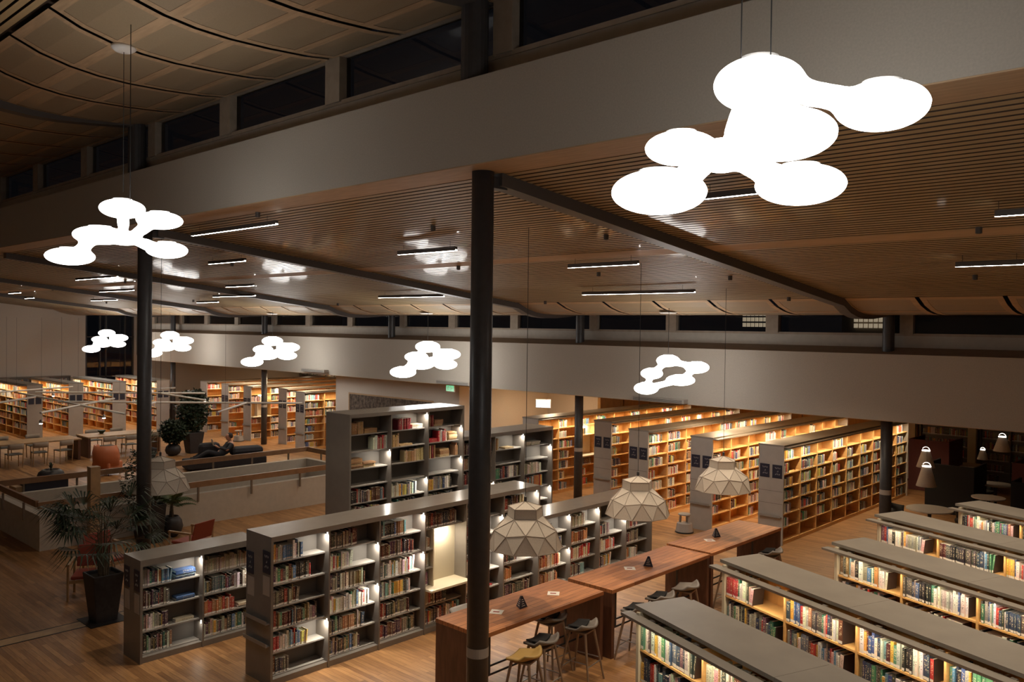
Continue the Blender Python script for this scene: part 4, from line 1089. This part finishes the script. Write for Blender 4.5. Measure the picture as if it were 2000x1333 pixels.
plant('potted_plant', 'spiky yucca plant beside the leafy tree', (-28.9, 12.6), ('tall', .22, .5), 'spiky', 1.1, .55, 46, 'leaf_light', seed=8)
plant('potted_palm', 'dark palm in a tall black pot before the far grey wall', (-38.9, 17.3), ('tall', .27, .95), 'feather', 2.1, .75, 16, seed=9)
plant('potted_plant', 'small round-potted plant near the reading tables', (-27.5, 9.05), ('round', .38, .35), 'spiky', .6, .2, 14, seed=10)

# ------------------------------------------------------------ lounge chairs
def lounge(label, loc, rz, fab='red_leather', wing=False, group=None):
    t = thing('armchair', label, 'armchair', (*loc, 0), rz, group)
    if wing:
        MB().box(-.32, .32, -.33, .33, .12, .42).build('seat', fab, t, bevel=.05)
        V = []; Fs = []
        for i in range(13):
            a = math.pi*(-.12)+math.pi*1.24*i/12
            for z, r in ((.30, .38), (.72, .41), (.95, .36)):
                V.append((r*math.cos(a), .05+r*math.sin(a), z-(.12 if i in (0, 12) and z > .5 else 0)))
        for i in range(12):
            for j in range(2): Fs.append((i*3+j, i*3+3+j, i*3+4+j, i*3+1+j))
        o = MB().add(V, Fs).build('backrest', fab, t, smooth=True); s = o.modifiers.new('s', 'SOLIDIFY'); s.thickness = .07
        for sx in (-.25, .25):
            for sy in (-.25, .25): MB().rod((sx, sy, 0), (sx, sy, .13), .018).build('leg', 'steel_dark', t)
    else:
        MB().box(-.27, .27, -.26, .28, .36, .42).build('seat', fab, t, bevel=.02)
        m = MB(); m.add([(-.27, .26, .46), (.27, .26, .46), (.27, .36, .82), (-.27, .36, .82), (-.27, .29, .46), (.27, .29, .46), (.27, .39, .82), (-.27, .39, .82)],
                        [(0, 1, 2, 3), (7, 6, 5, 4), (0, 4, 5, 1), (1, 5, 6, 2), (2, 6, 7, 3), (3, 7, 4, 0)]); m.build('backrest', fab, t, bevel=.01)
        for s in (-1, 1):
            MB().box(s*.31-.025, s*.31+.025, -.28, .30, .60, .635).build('armrest', 'oak', t)
            for sy in (-.26, .28): MB().rod((s*.31, sy, 0), (s*.31, sy, .60), .02).build('leg', 'oak', t)
        MB().box(-.31, .31, -.27, -.24, .30, .35).build('crossbar', 'oak', t)
lounge('red armchair with pale wooden frame in front of the round dark pot', (-16.45, 8.05), math.radians(-70), group='red lounge chairs')
lounge('red armchair mostly hidden behind the large palm', (-16.3, 6.35), math.radians(100), group='red lounge chairs')
lounge('red armchair behind the big tapered plant pot', (-15.5, 5.75), math.radians(60), group='red lounge chairs')
lounge('curved orange wing chair facing away from the low wall', (-27.5, 10.7), math.radians(-150), 'orange_leather', True)
t = thing('coffee_table', 'low dark coffee table at the left edge near the stair opening', 'table', (-27.0, 6.9, 0)); MB().box(-.5, .5, -.5, .5, .36, .40).build('tabletop', 'booth_black', t)
for sx in (-.42, .42):
    for sy in (-.42, .42): MB().rod((sx, sy, 0), (sx, sy, .36), .02).build('leg', 'steel_dark', t)
# sofa
t = thing('sofa', 'long black low sofa with rounded ends behind the far handrail', 'sofa', (-26.3, 14.1, -.06), math.radians(90-14))
MB().box(-1.35, 1.25, -.40, .40, .10, .40).build('seat', 'dark_fabric', t, bevel=.05)
m = MB(); m.box(-.85, -.15, .12, .42, .40, .88); m.build('backrest', 'dark_fabric', t, bevel=.12)
m = MB(); m.box(.15, 1.25, -.1, .42, .40, .70); m.build('backrest', 'dark_fabric', t, bevel=.14)
for sx in (-1.2, 1.1):
    for sy in (-.3, .3): MB().rod((sx, sy, 0), (sx, sy, .11), .02).build('leg', 'black', t)

# ------------------------------------------------------------ seated person reading
def skin_chain(name, verts, edges, radii, matn, parent, sub=2, root=0):
    me = bpy.data.meshes.new(name); me.from_pydata(verts, edges, []); me.materials.append(MATS[matn])
    o = bpy.data.objects.new(name, me); COL.objects.link(o); o.parent = parent
    sk = o.modifiers.new('skin', 'SKIN'); sk.use_smooth_shade = True
    if not me.skin_vertices: me.attributes  # ensured by modifier
    lay = me.skin_vertices[0].data if me.skin_vertices else None
    if lay:
        for i, r in enumerate(radii): lay[i].radius = (r, r) if not isinstance(r, tuple) else r
        lay[root].use_root = True
    ss = o.modifiers.new('sub', 'SUBSURF'); ss.levels = sub; ss.render_levels = sub
    return o
def make_person():
    P = thing('person', 'person in dark clothes leaning back on the black sofa, reading a white sheet', 'person', (-26.45, 13.98, -.13), math.radians(90-14))
    # local: +y is the sofa back, person sits facing -x (left as seen), legs along the seat
    v = [(.0, .02, .54), (.14, .03, .66), (.27, .04, .78), (.33, .03, .90), (.32, .02, .98),       # pelvis..neck base
         (-.10, -.09, .55), (-.46, -.17, .70), (-.80, -.15, .50), (-.93, -.15, .47),                     # right leg
         (-.10, .12, .55), (-.44, .17, .74), (-.74, .17, .51), (-.87, .17, .48),
         (.31, -.18, .87), (.14, -.27, .72), (-.10, -.14, .80),
         (.31, .23, .87), (.14, .29, .72), (-.10, .10, .80)]
    e = [(0, 1), (1, 2), (2, 3), (3, 4), (0, 5), (5, 6), (6, 7), (7, 8), (0, 9), (9, 10), (10, 11), (11, 12), (3, 13), (13, 14), (14, 15), (3, 16), (16, 17), (17, 18)]
    r = [.17, .17, .18, .15, .06, .11, .08, .055, .045, .11, .08, .055, .045, .075, .055, .04, .075, .055, .04]
    # one continuous skin body first
    skin_chain('body', v+[(.30, .02, 1.03)], e+[(4, 19)], [q*.93 for q in r]+[.05], 'skin', P)
    skin_chain('clothing', v, e, r, 'cloth_dark', P)
    # head with face
    m = MB(); prof = [(.01, -.12), (.05, -.105), (.075, -.06), (.085, .0), (.083, .05), (.06, .095), (.01, .115)]
    m.lathe([(a*1.1, b*1.08) for a, b in prof], 18, c=(.26, .02, 1.12), sx=1.12, sy=.92)
    m.rod((.155, .02, 1.125), (.13, .02, 1.095), .008, .014, 6)           # nose
    m.lathe([(.004, -.022), (.018, 0), (.004, .022)], 8, c=(.27, -.07, 1.115)); m.lathe([(.004, -.022), (.018, 0), (.004, .022)], 8, c=(.27, .11, 1.115))
    m.build('head', 'skin', P, smooth=True)
    m = MB()
    for s in (-.03, .03): m.lathe([(.002, -.008), (.009, 0), (.002, .008)], 8, c=(.165, .02+s, 1.135))
    m.box(.165, .175, -.005, .045, 1.062, 1.069); m.build('eyes_and_mouth', 'hair', P)
    m = MB(); m.lathe([(.094, -.04), (.103, .01), (.099, .06), (.072, .112), (.01, .135)], 18, c=(.295, .02, 1.125), sx=1.05, sy=.95); m.build('hair', 'hair', P, smooth=True)
    for s, y in ((-1, -.14), (1, .10)):
        v = [(-.10, y, .80), (-.16, y*.9, .83), (-.20, y*.85, .86)]; ee = [(0, 1), (1, 2)]; rr = [.028, .036, .03]
        for k in range(4):
            b = len(v); yy = y*.85+(k-1.5)*.018; L = .05+.01*(k in (1, 2))
            v += [(-.225, yy, .875), (-.225-L*.5, yy, .89-.005*k), (-.225-L*.75, yy-.0, .875)]; ee += [(2, b), (b, b+1), (b+1, b+2)]; rr += [.010, .009, .007]
        b = len(v); v += [(-.175, y*.85+s*-.035, .875), (-.205, y*.85+s*-.05, .90)]; ee += [(1, b), (b, b+1)]; rr += [.012, .009]
        skin_chain('hand', v, ee, rr, 'skin', P, 1)
    for y in (-.14, .16):
        MB().box(-1.02 if y < 0 else -.96, -.84 if y < 0 else -.78, y-.045, y+.045, .405, .50).build('shoe', 'black', P, bevel=.03)
    pb = MB(); pb.add([(-.26, -.16, .87), (-.26, .12, .87), (-.30, .12, 1.08), (-.30, -.16, 1.08)], [(0, 1, 2, 3)])
    o = pb.build('reading_sheet', 'paper'); s = o.modifiers.new('s', 'SOLIDIFY'); s.thickness = .004
    o.location = P.location; o.rotation_euler = P.rotation_euler; tag(o, 'white sheet held up by the person on the sofa', 'paper')
make_person()

# ------------------------------------------------------------ reading tables and chairs on the left
def read_table(label, c, L, Wd):
    t = thing('reading_table', label, 'table', (*c, 0), 0, 'long reading tables')
    MB().box(-Wd/2, Wd/2, -L/2, L/2, .70, .745).build('tabletop', 'oak', t)
    for s in (-1, 1): MB().box(-Wd/2+.05, Wd/2-.05, s*(L/2-.06)-.04, s*(L/2-.06)+.04, 0, .70).build('end_panel', 'table_side', t)
read_table('long pale reading table closest to the left edge', (-31.6, 9.9), 2.6, 1.15)
read_table('long pale reading table beside the dark steel column', (-31.7, 12.75), 2.6, 1.15)
def chair(label, loc, rz):
    t = thing('dining_chair', label, 'chair', (*loc, 0), rz, 'reading chairs')
    MB().box(-.22, .22, -.22, .22, .43, .46).build('seat', 'chair_dark', t, bevel=.01)
    V = []; Fs = []
    for i in range(7):
        a = -1+2*i/6
        for z in (.62, .80): V.append((a*.23, .22+.05*(1-a*a), z))
    for i in range(6): Fs.append((2*i, 2*i+2, 2*i+3, 2*i+1))
    o = MB().add(V, Fs).build('backrest', 'felt_seam', t, smooth=True); s = o.modifiers.new('s', 'SOLIDIFY'); s.thickness = .018
    for sx in (-1, 1):
        MB().rod((sx*.2, -.2, 0), (sx*.2, -.2, .43), .015).build('leg', 'oak', t); MB().rod((sx*.2, .2, 0), (sx*.22, .235, .64), .015).build('leg', 'oak', t)
CH = ['first', 'second', 'third', 'fourth', 'fifth', 'sixth']
for i, y in enumerate((9.0, 9.75, 10.5, 11.95, 12.7, 13.45)):
    chair('grey-backed chair, %s from the left along the near side of the reading tables' % CH[i], (-30.75+uni(-.08, .08), y), math.radians(-90+uni(-9, 9)))
for i, y in enumerate((9.2, 10.2, 12.2, 13.1)):
    chair('grey-backed chair, %s from the left behind the reading tables' % CH[i], (-32.6, y), math.radians(90))
t = thing('desk_bowl', 'small dark green bowl on the reading table by the column', 'bowl', (-31.9, 12.2, .746)); MB().lathe([(.05, 0), (.13, .09), (.14, .13), (.11, .12)], 16).build('bowl', 'leaf', t)
# suspended rods with small spot heads
RODS = [((-8, 767), (142, 756)), ((38, 768), (263, 813)), ((-8, 788), (69, 776)), ((79, 807), (223, 779)), ((69, 766.6), (400, 768.6)), ((113, 785), (590, 788)), ((290, 791), (304, 786)), ((312, 768.6), (400, 782)), ((290, 761), (342, 758)), ((425, 806), (480, 788))]
for i, (a, b) in enumerate(RODS):
    p, q = at_d(*a, 27+.3*i), at_d(*b, 27+.3*i)
    p.z = q.z = (p.z+q.z)/2+0*i
    p = at_z(a[0], a[1], 2.35); q = at_z(b[0], b[1], 2.35); 
    if (p-q).length > 9: q = p+(q-p).normalized()*9
    t = thing('light_rod', 'thin white suspended rod, %s of the criss-cross set over the stair opening' % ORD[i], 'hanging rod', (p+q)/2, group='criss-cross suspended rods')
    h = (q-p)/2; MB().rod(-h, h, .030, n=8).build('rod', 'white_plastic', t)
    MB().rod(-h*.5, -h*.5+Vector((0, 0, 2.6)), .003, n=4).build('cable', 'cord', t)
for x, y, w in ((80, 828, 'under the crossing of the rods'), (104, 774, 'by the second lit bookcase'), (400, 785, 'at the end of the rods near the leafy tree'), (203, 817, 'hanging low near the dark column')):
    p = at_z(x, y, 2.2)
    t = thing('spot_head', 'tiny bright spot lamp ' + w, 'spotlight', p)
    MB().lathe([(.03, 0), (.05, .05), (.02, .1)], 12).build('housing', 'steel', t); MB().lathe([(.001, -.02), (.04, -.01), (.04, .0)], 12).build('bulb', 'bulb', t)

pb_ = at_z(90, 953, .76)
t = thing('display_box', 'dark blue box lying on the far low wall, in front of the round-potted plant', 'box', (-22.5, pb_.y, .0), math.radians(4))
MB().box(-.22, .22, -.5, .5, .55, .93).build('body', 'plate', t, bevel=.01); MB().box(-.2, .2, -.7, -.5, .55, .86).build('end_block', 'oak', t); MB().box(-.2, .2, -.6, .5, 0, .55).build('stand', 'booth_black', t)
# ------------------------------------------------------------ wall pieces
t = thing('painting', 'wide framed dark tapestry on the grey wall behind the tallest bookcase', 'picture', (-22.9, 18.29, 1.75))
MB().box(-2.26, 2.26, -.012, 0, -.58, .58).build('canvas', 'art_dark', t)
m = MB(); m.box(-2.31, 2.31, -.03, 0, .58, .63); m.box(-2.31, 2.31, -.03, 0, -.63, -.58); m.box(-2.31, -2.26, -.03, 0, -.58, .58); m.box(2.26, 2.31, -.03, 0, -.58, .58); m.build('frame', 'ply', t)
def exit_sign(label, p, w, h, matn, rz=0):
    t = thing('exit_sign', label, 'sign', p, rz); MB().box(-w/2-.015, w/2+.015, -.02, .02, -h/2-.015, h/2+.015).build('housing', 'white_plastic', t)
    MB().box(-w/2, w/2, -.028, -.02, -h/2, h/2).build('panel', matn, t)
    m = MB(); c = -w*.22                                  # running figure, door, arrow
    m.lathe([(.001, -.02), (.02, 0), (.001, .02)], 8, c=(c, -.03, h*.3), sy=.2)
    for a, b in (((c, .2), (c-.01, -.02)), ((c-.01, -.02), (c+.05, -.18)), ((c-.01, -.02), (c-.05, -.2)), ((c, .15), (c+.06, .05)), ((c, .15), (c-.06, .03))):
        m.rod((a[0], -.03, a[1]*h*1.8), (b[0], -.03, b[1]*h*1.8), .009, n=5)
    m.box(w*.05, w*.10, -.032, -.028, -h*.38, h*.38)
    m.add([(w*.2, -.031, -.05), (w*.2, -.031, .05), (w*.38, -.031, 0)], [(0, 2, 1)]); m.build('pictogram', 'exit_green' if matn == 'exit_lit' else 'paper', t)
exit_sign('small green exit sign with white figure under the grey beam', at_y(880, 759, 17.7), .34, .17, 'exit_green', 0)
exit_sign('bright white lit exit sign hanging before the beige wall', at_y(1061, 789, 20.5), .46, .24, 'exit_lit', math.radians(30))
for x in (617, 890, 1290):
    p = at_y(x, {617: 724, 890: 748, 1290: 781}[x], 17.5)
    t = thing('air_outlet', 'flat grey outlet under the grey beam, %s' % {617: 'above the wooden bookcases near the wall', 890: 'beside the green exit sign', 1290: 'below the blob lamp with two holes'}[x], 'vent', p)
    MB().box(-.75, .75, -.16, .03, -.05, .05).build('casing', 'gray_end', t); m = MB()
    for k in range(5): m.box(-.7, .7, -.165, -.16, -.038+.016*k, -.032+.016*k)
    m.build('grille', 'steel_dark', t)
t = thing('wall_bell', 'round white disc fixed high on the beige wall', 'wall fitting', at_y(987, 776, 22.58)); MB().rod((0, 0, 0), (0, -.05, 0), .16, .12, 20).build('disc', 'white_plastic', t)
for i, (xa, xb, ya, yb) in enumerate(((437, 464, 727, 743), (471, 484, 729, 743), (395, 412, 728, 742))):
    a, b = at_y(xa, ya, 30.28), at_y(xb, yb, 30.28); w = MB(); w.box(a.x-.1, b.x+.1, 30.22, 30.3, b.z-.1, b.z-.02); w.box(a.x-.1, b.x+.1, 30.22, 30.3, a.z+.02, a.z+.1); w.box(a.x-.1, a.x, 30.22, 30.3, b.z-.1, a.z+.1); w.box(b.x, b.x+.1, 30.22, 30.3, b.z-.1, a.z+.1)
    w = struct('window_%d' % (70+i), w, 'frame_wood'); MB().box(a.x, b.x, 30.26, 30.29, b.z, a.z).build('pane', 'black', w)
# wooden door in the recess
pd = at_y(1013, 803, 22.58)
m = MB(); m.box(pd.x-.45, pd.x-.38, 22.52, 22.6, 0, 2.1); m.box(pd.x+.38, pd.x+.45, 22.52, 22.6, 0, 2.1); m.box(pd.x-.45, pd.x+.45, 22.52, 22.6, 2.1, 2.17)
d = struct('door_1', m, 'wood_back'); MB().box(pd.x-.38, pd.x+.38, 22.55, 22.6, 0, 2.1).build('door_leaf', 'wood_back', d); MB().rod((pd.x+.3, 22.5, 1.0), (pd.x+.18, 22.5, 1.0), .012).build('handle', 'steel', d)
# back wall of the right block: wood panelling and shelves
m = MB()
for i in range(10): m.box(-22.9+i*1.35, -22.9+i*1.35+1.29, 30.2, 30.3, 0, 2.9)
struct('wall_panelling', m, 'wood_back')
GY = .09
for i, (x0, x1) in enumerate(((-9.2, -7.7), (-7.4, -4.9), (-4.8, -3.0))):
    Mw = frame((x0, 29.75, 0), (1, 0, 0)); n = max(1, int((x1-x0)/.75)); bw = (x1-x0)/n
    t = bookcase('bookcase', 'unlit dark bookcase against the back wall, %s from the wooden bookcase end' % ORD[i], Mw, n, bw, 7, .35, 'gray', base=.09, th=.34, topz=2.6)
    for a in range(n):
        for j in range(7): emit_run(Mw, a*bw+.012, (a+1)*bw-.012, .09+.34*j, .26, .3, uni(.5, .95), 'md', 'unlit bookcase %s' % ORD[i])
m = MB()
for x in (-9.45, -7.62): m.box(x-.12, x+.12, 29.6, 29.75, 0, 3.0)
struct('trim_wall_post', m, 'cream')
Mw = frame((-52, 29.75, 0), (1, 0, 0))
for i, (X0, zt) in enumerate(((-46.0, 2.45),)):
    Mw = frame((X0, 29.6, 0), (1, 0, 0)); t = bookcase('bookcase', 'dark wall bookcase far behind the leafy potted tree', Mw, 6, .9, 7, .35, 'gray', base=.09, th=.32, topz=2.45)
    for a in range(6):
        for j in range(7): emit_run(Mw, a*.9+.012, (a+1)*.9-.012, .09+.32*j, .26, .3, uni(.5, .95), 'md', 'dark wall bookcase')
Mw = frame((-45.93, 12.4, 0), (0, 1, 0))
t = bookcase('bookcase', 'dark bookcase against the plain left end wall', Mw, 4, .9, 6, .35, 'gray', base=.09, th=.32, topz=2.06)
for a in range(4):
    for j in range(6): emit_run(Mw, a*.9+.012, (a+1)*.9-.012, .09+.32*j, .26, .3, .85, 'md', 'dark bookcase at the end wall')

# ------------------------------------------------------------ study corner on the right
def round_table(label, c, r):
    t = thing('round_table', label, 'table', (*c, 0), 0, 'white round tables')
    MB().lathe([(r-.02, .70), (r, .71), (r, .735)], 40).build('tabletop', 'table_white', t)
    MB().rod((0, 0, .03), (0, 0, .70), .04, n=14).build('pedestal', 'steel_dark', t); MB().lathe([(.28, 0), (.26, .02), (.05, .04)], 24).build('foot', 'steel_dark', t)
def tub(label, c, rz):
    t = thing('tub_chair', label, 'chair', (*c, 0), rz, 'dark rounded chairs')
    MB().lathe([(.24, .40), (.26, .43), (.25, .47)], 22).build('seat', 'chair_dark', t)
    V = []; Fs = []
    for i in range(13):
        a = math.pi*i/12
        for z, r in ((.44, .26), (.62, .31), (.80-.12*abs(math.cos(a)), .33)): V.append((r*math.cos(a), r*math.sin(a), z))
    for i in range(12):
        for j in range(2): Fs.append((i*3+j, i*3+3+j, i*3+4+j, i*3+1+j))
    o = MB().add(V, Fs).build('backrest', 'chair_dark', t, smooth=True); s = o.modifiers.new('s', 'SOLIDIFY'); s.thickness = .03
    for sx in (-.17, .17):
        for sy in (-.17, .17): MB().rod((sx*1.2, sy*1.2, 0), (sx, sy, .41), .013).build('leg', 'oak', t)
round_table('round white table just beyond the slanted bookcases, beside the dark column', (-6.22, 20.85), .50)
tub('dark rounded chair between the column and the closest round table', (-6.85, 20.75), math.radians(90))
tub('dark rounded chair at the right of the closest round table', (-5.6, 21.5), math.radians(-20))
round_table('round white table behind the top of the last slanted bookcase', (-5.62, 23.4), .38)
round_table('round white table next to the dark red booth', (-5.98, 25.6), .42)
tub('pale rounded chair back beside the red booth', (-6.35, 25.9), math.radians(60))
round_table('small white table by the pale wall post', (-7.4, 28.7), .45)
t = thing('low_table', 'second small white table in front of the pale wall post', 'table', (-7.35, 27.6, 0)); MB().lathe([(.40, .70), (.42, .72)], 26).build('tabletop', 'table_white', t); MB().rod((0, 0, 0), (0, 0, .7), .035).build('pedestal', 'steel_dark', t)
def booth(label, x0, x1, y0, y1, h, mt, name='study_booth'):
    t = thing(name, label, 'booth', ((x0+x1)/2, (y0+y1)/2, 0)); a, b = (x1-x0)/2, (y1-y0)/2
    MB().box(-a, a, -b, -b+.05, 0, h).build('front_panel', mt, t, bevel=.01)
    MB().box(-a, -a+.05, -b+.05, b, 0, h).build('side_panel', mt, t, bevel=.01); MB().box(a-.05, a, -b+.05, b, 0, h).build('side_panel', mt, t, bevel=.01)
    MB().box(-a+.05, a-.05, b-.5, b, .40, .45).build('bench', 'booth_black', t)
booth('black study booth below the cone lamps', -7.35, -6.15, 24.2, 25.4, 1.3, 'booth_black')
booth('dark red study booth left of the pale wall post', -8.75, -7.6, 27.2, 28.6, 1.55, 'booth_red')
booth('dark red study booth at the right edge', -5.45, -4.2, 24.9, 26.2, 1.45, 'booth_red')
booth('black study booth at the right edge before the red one', -5.05, -4.0, 23.0, 23.9, 1.25, 'booth_black')
t = thing('white_cabinet', 'low pale cabinet behind the end of the lit wooden bookcase', 'cabinet', (-8.9, 28.9, 0)); MB().box(-.5, .5, -.25, .25, .08, .95).build('body', 'table_white', t)
MB().box(-.45, .45, -.2, .2, 0, .08).build('plinth', 'black', t); MB().box(-.48, -.01, -.262, -.25, .12, .92).build('door', 'table_white', t); MB().box(.01, .48, -.262, -.25, .12, .92).build('door', 'table_white', t)
def cone(label, x, yt, yb, X_Y, wpx):
    p = at_y(x, yb, X_Y); dep = (p-CAM).dot(FWD); h = (yb-yt)*dep/F_PX*1.02; r = wpx/2*dep/F_PX
    t = thing('cone_lamp', label, 'lamp', p, 0, 'white cone pendant lamps')
    o = MB().lathe([(r, 0), (r*.44, h)], 28, cap=False).build('lamp_shade', 'felt', t); o.data.polygons.foreach_set('use_smooth', [True]*len(o.data.polygons)); s = o.modifiers.new('s', 'SOLIDIFY'); s.thickness = .006
    MB().lathe([(r*.44, h), (r*.455, h+.012), (r*.44, h+.024)], 24).build('glowing_rim', 'cone_lit', t)
    m = MB()
    for k in range(7):
        a, b = math.pi*k/8, math.pi*(k+1)/8; R_ = r*.40
        m.rod((R_*math.cos(a), 0, h+.02+R_*.95*math.sin(a)), (R_*math.cos(b), 0, h+.02+R_*.95*math.sin(b)), .007, n=6)
    m.build('hoop', 'cone_lit', t)
    MB().lathe([(.01, h*.35), (.05, h*.42), (.05, h*.6), (.01, h*.68)], 14).build('bulb', 'cone_lit', t, smooth=True)
    MB().rod((0, 0, h+.1), (0, 0, 3.04-p.z), .004, n=5).build('cord', 'cord', t)
cone('white cone pendant lamp, upper of the two hanging one behind the other', 1808, 882, 913, 21.6, 34)
cone('white cone pendant lamp, lower of the two hanging one behind the other', 1809, 913, 950, 20.3, 37)
cone('small white cone pendant lamp over the white tables', 1919, 880, 898, 25.5, 20)
cone('white cone pendant lamp nearest the right edge', 1957, 855, 882, 22.6, 31)

# ------------------------------------------------------------ building across the street, seen through the far windows
m = MB(); m.box(-24, 30, 60, 61, -2, 14); o = struct('backdrop_facade', m, 'facade_stone')
for i, (cx) in enumerate((at_y(1475, 630, 59.9).x, at_y(1697, 630, 59.9).x)):
    g = MB(); n = 6
    for a in range(n):
        for b in range(4): g.box(cx-1.0+a*.34, cx-1.0+a*.34+.24, 59.8, 59.9, 5.05+b*.42, 5.05+b*.42+.30)
    struct('window_%d' % (90+i), g, 'window_lit')

# ------------------------------------------------------------ books: the three hundred that show largest are things, the others one mass
bpy.context.view_layer.update()
dg = bpy.context.evaluated_depsgraph_get()
cand = []
for b in BOOKS:
    V, Fc, Cc_, Sp, T = book_geo(b, False); TT = b['M'] @ T
    if b['flat']: pts = [TT @ Vector((0, 0, b['h']/2)), TT @ Vector((b['t']/2, 0, b['h']/2))]
    else: pts = [TT @ Vector((b['t']/2, -.002, b['h']*.5)), TT @ Vector((b['t']/2, -.002, b['h']*.85))]
    P = pts[0]; v = P-CAM; dep = v.dot(FWD)
    if dep < .5: continue
    x = 1000+F_PX*v.dot(CR)/dep; y = 666.5-F_PX*v.dot(CU)/dep
    if not (4 < x < 1996 and 4 < y < 1329): continue
    nrm = (b['M'].to_3x3() @ Vector((0, -1, 0)))
    face = nrm.dot(-v.normalized())
    if face <= 0: continue
    areap = b['t']*b['h']*face/(dep*dep)
    cand.append((areap, b, pts))
cand.sort(key=lambda q: -q[0])
pick = []
for a, b, pts in cand:
    if len(pick) >= 300: break
    vis = 0
    for p in pts:
        d = p-CAM; L = d.length; hit = SC.ray_cast(dg, CAM, d/L, distance=L-.02)[0]
        vis += (not hit)
    if vis == len(pts): pick.append(b)
ids = set(id(b) for b in pick)
mass = [b for b in BOOKS if id(b) not in ids]
o = books_mesh('books', mass, False); o['kind'] = 'stuff'
tag(o, 'all the other library books filling the shelves of every bookcase', 'books')
def cname(c):
    r, g, b = c; mx, mn = max(c), min(c)
    if mx < .07: return 'black'
    if mx-mn < .09:
        return 'dark grey' if mx < .2 else 'grey' if mx < .55 else 'white'
    if mn > .5 or (r > .5 and mx-mn < .2): return 'cream'
    if r == mx:
        if b > g*1.15: return 'purple' if r < .3 else 'pink'
        if g > r*.75: return 'yellow' if r > .5 else 'olive'
        if g > r*.42: return ('orange' if r > .5 else 'brown')
        return 'red' if r > .3 else 'dark red'
    if g == mx: return 'green' if b < g*.85 else 'teal'
    return ('light blue' if b > .35 else 'blue') if b > .15 else 'dark blue'
for b in pick:
    V, Fc, Cc_, Sp, T = book_geo(b, True)
    o = books_mesh('book', [dict(b, M=Matrix.Identity(4))], True, world=False, origin=Vector((b['x'], b['y'], b['z'])))
    o.matrix_world = b['M'] @ Matrix.Translation((b['x'], b['y'], b['z']))
    sz = 'thick' if b['t'] > .034 else 'thin' if b['t'] < .018 else 'medium'
    if b['flat']: lab = '%s flat-lying book, %s up, %s' % (cname(b['col']), ORD[b['k']], b['where'])
    else: lab = '%s %s book, %s from left, %s' % (sz, cname(b['col']), ORD[b['k']], b['where'])
    tag(o, lab, 'book', 'library books on the shelves')
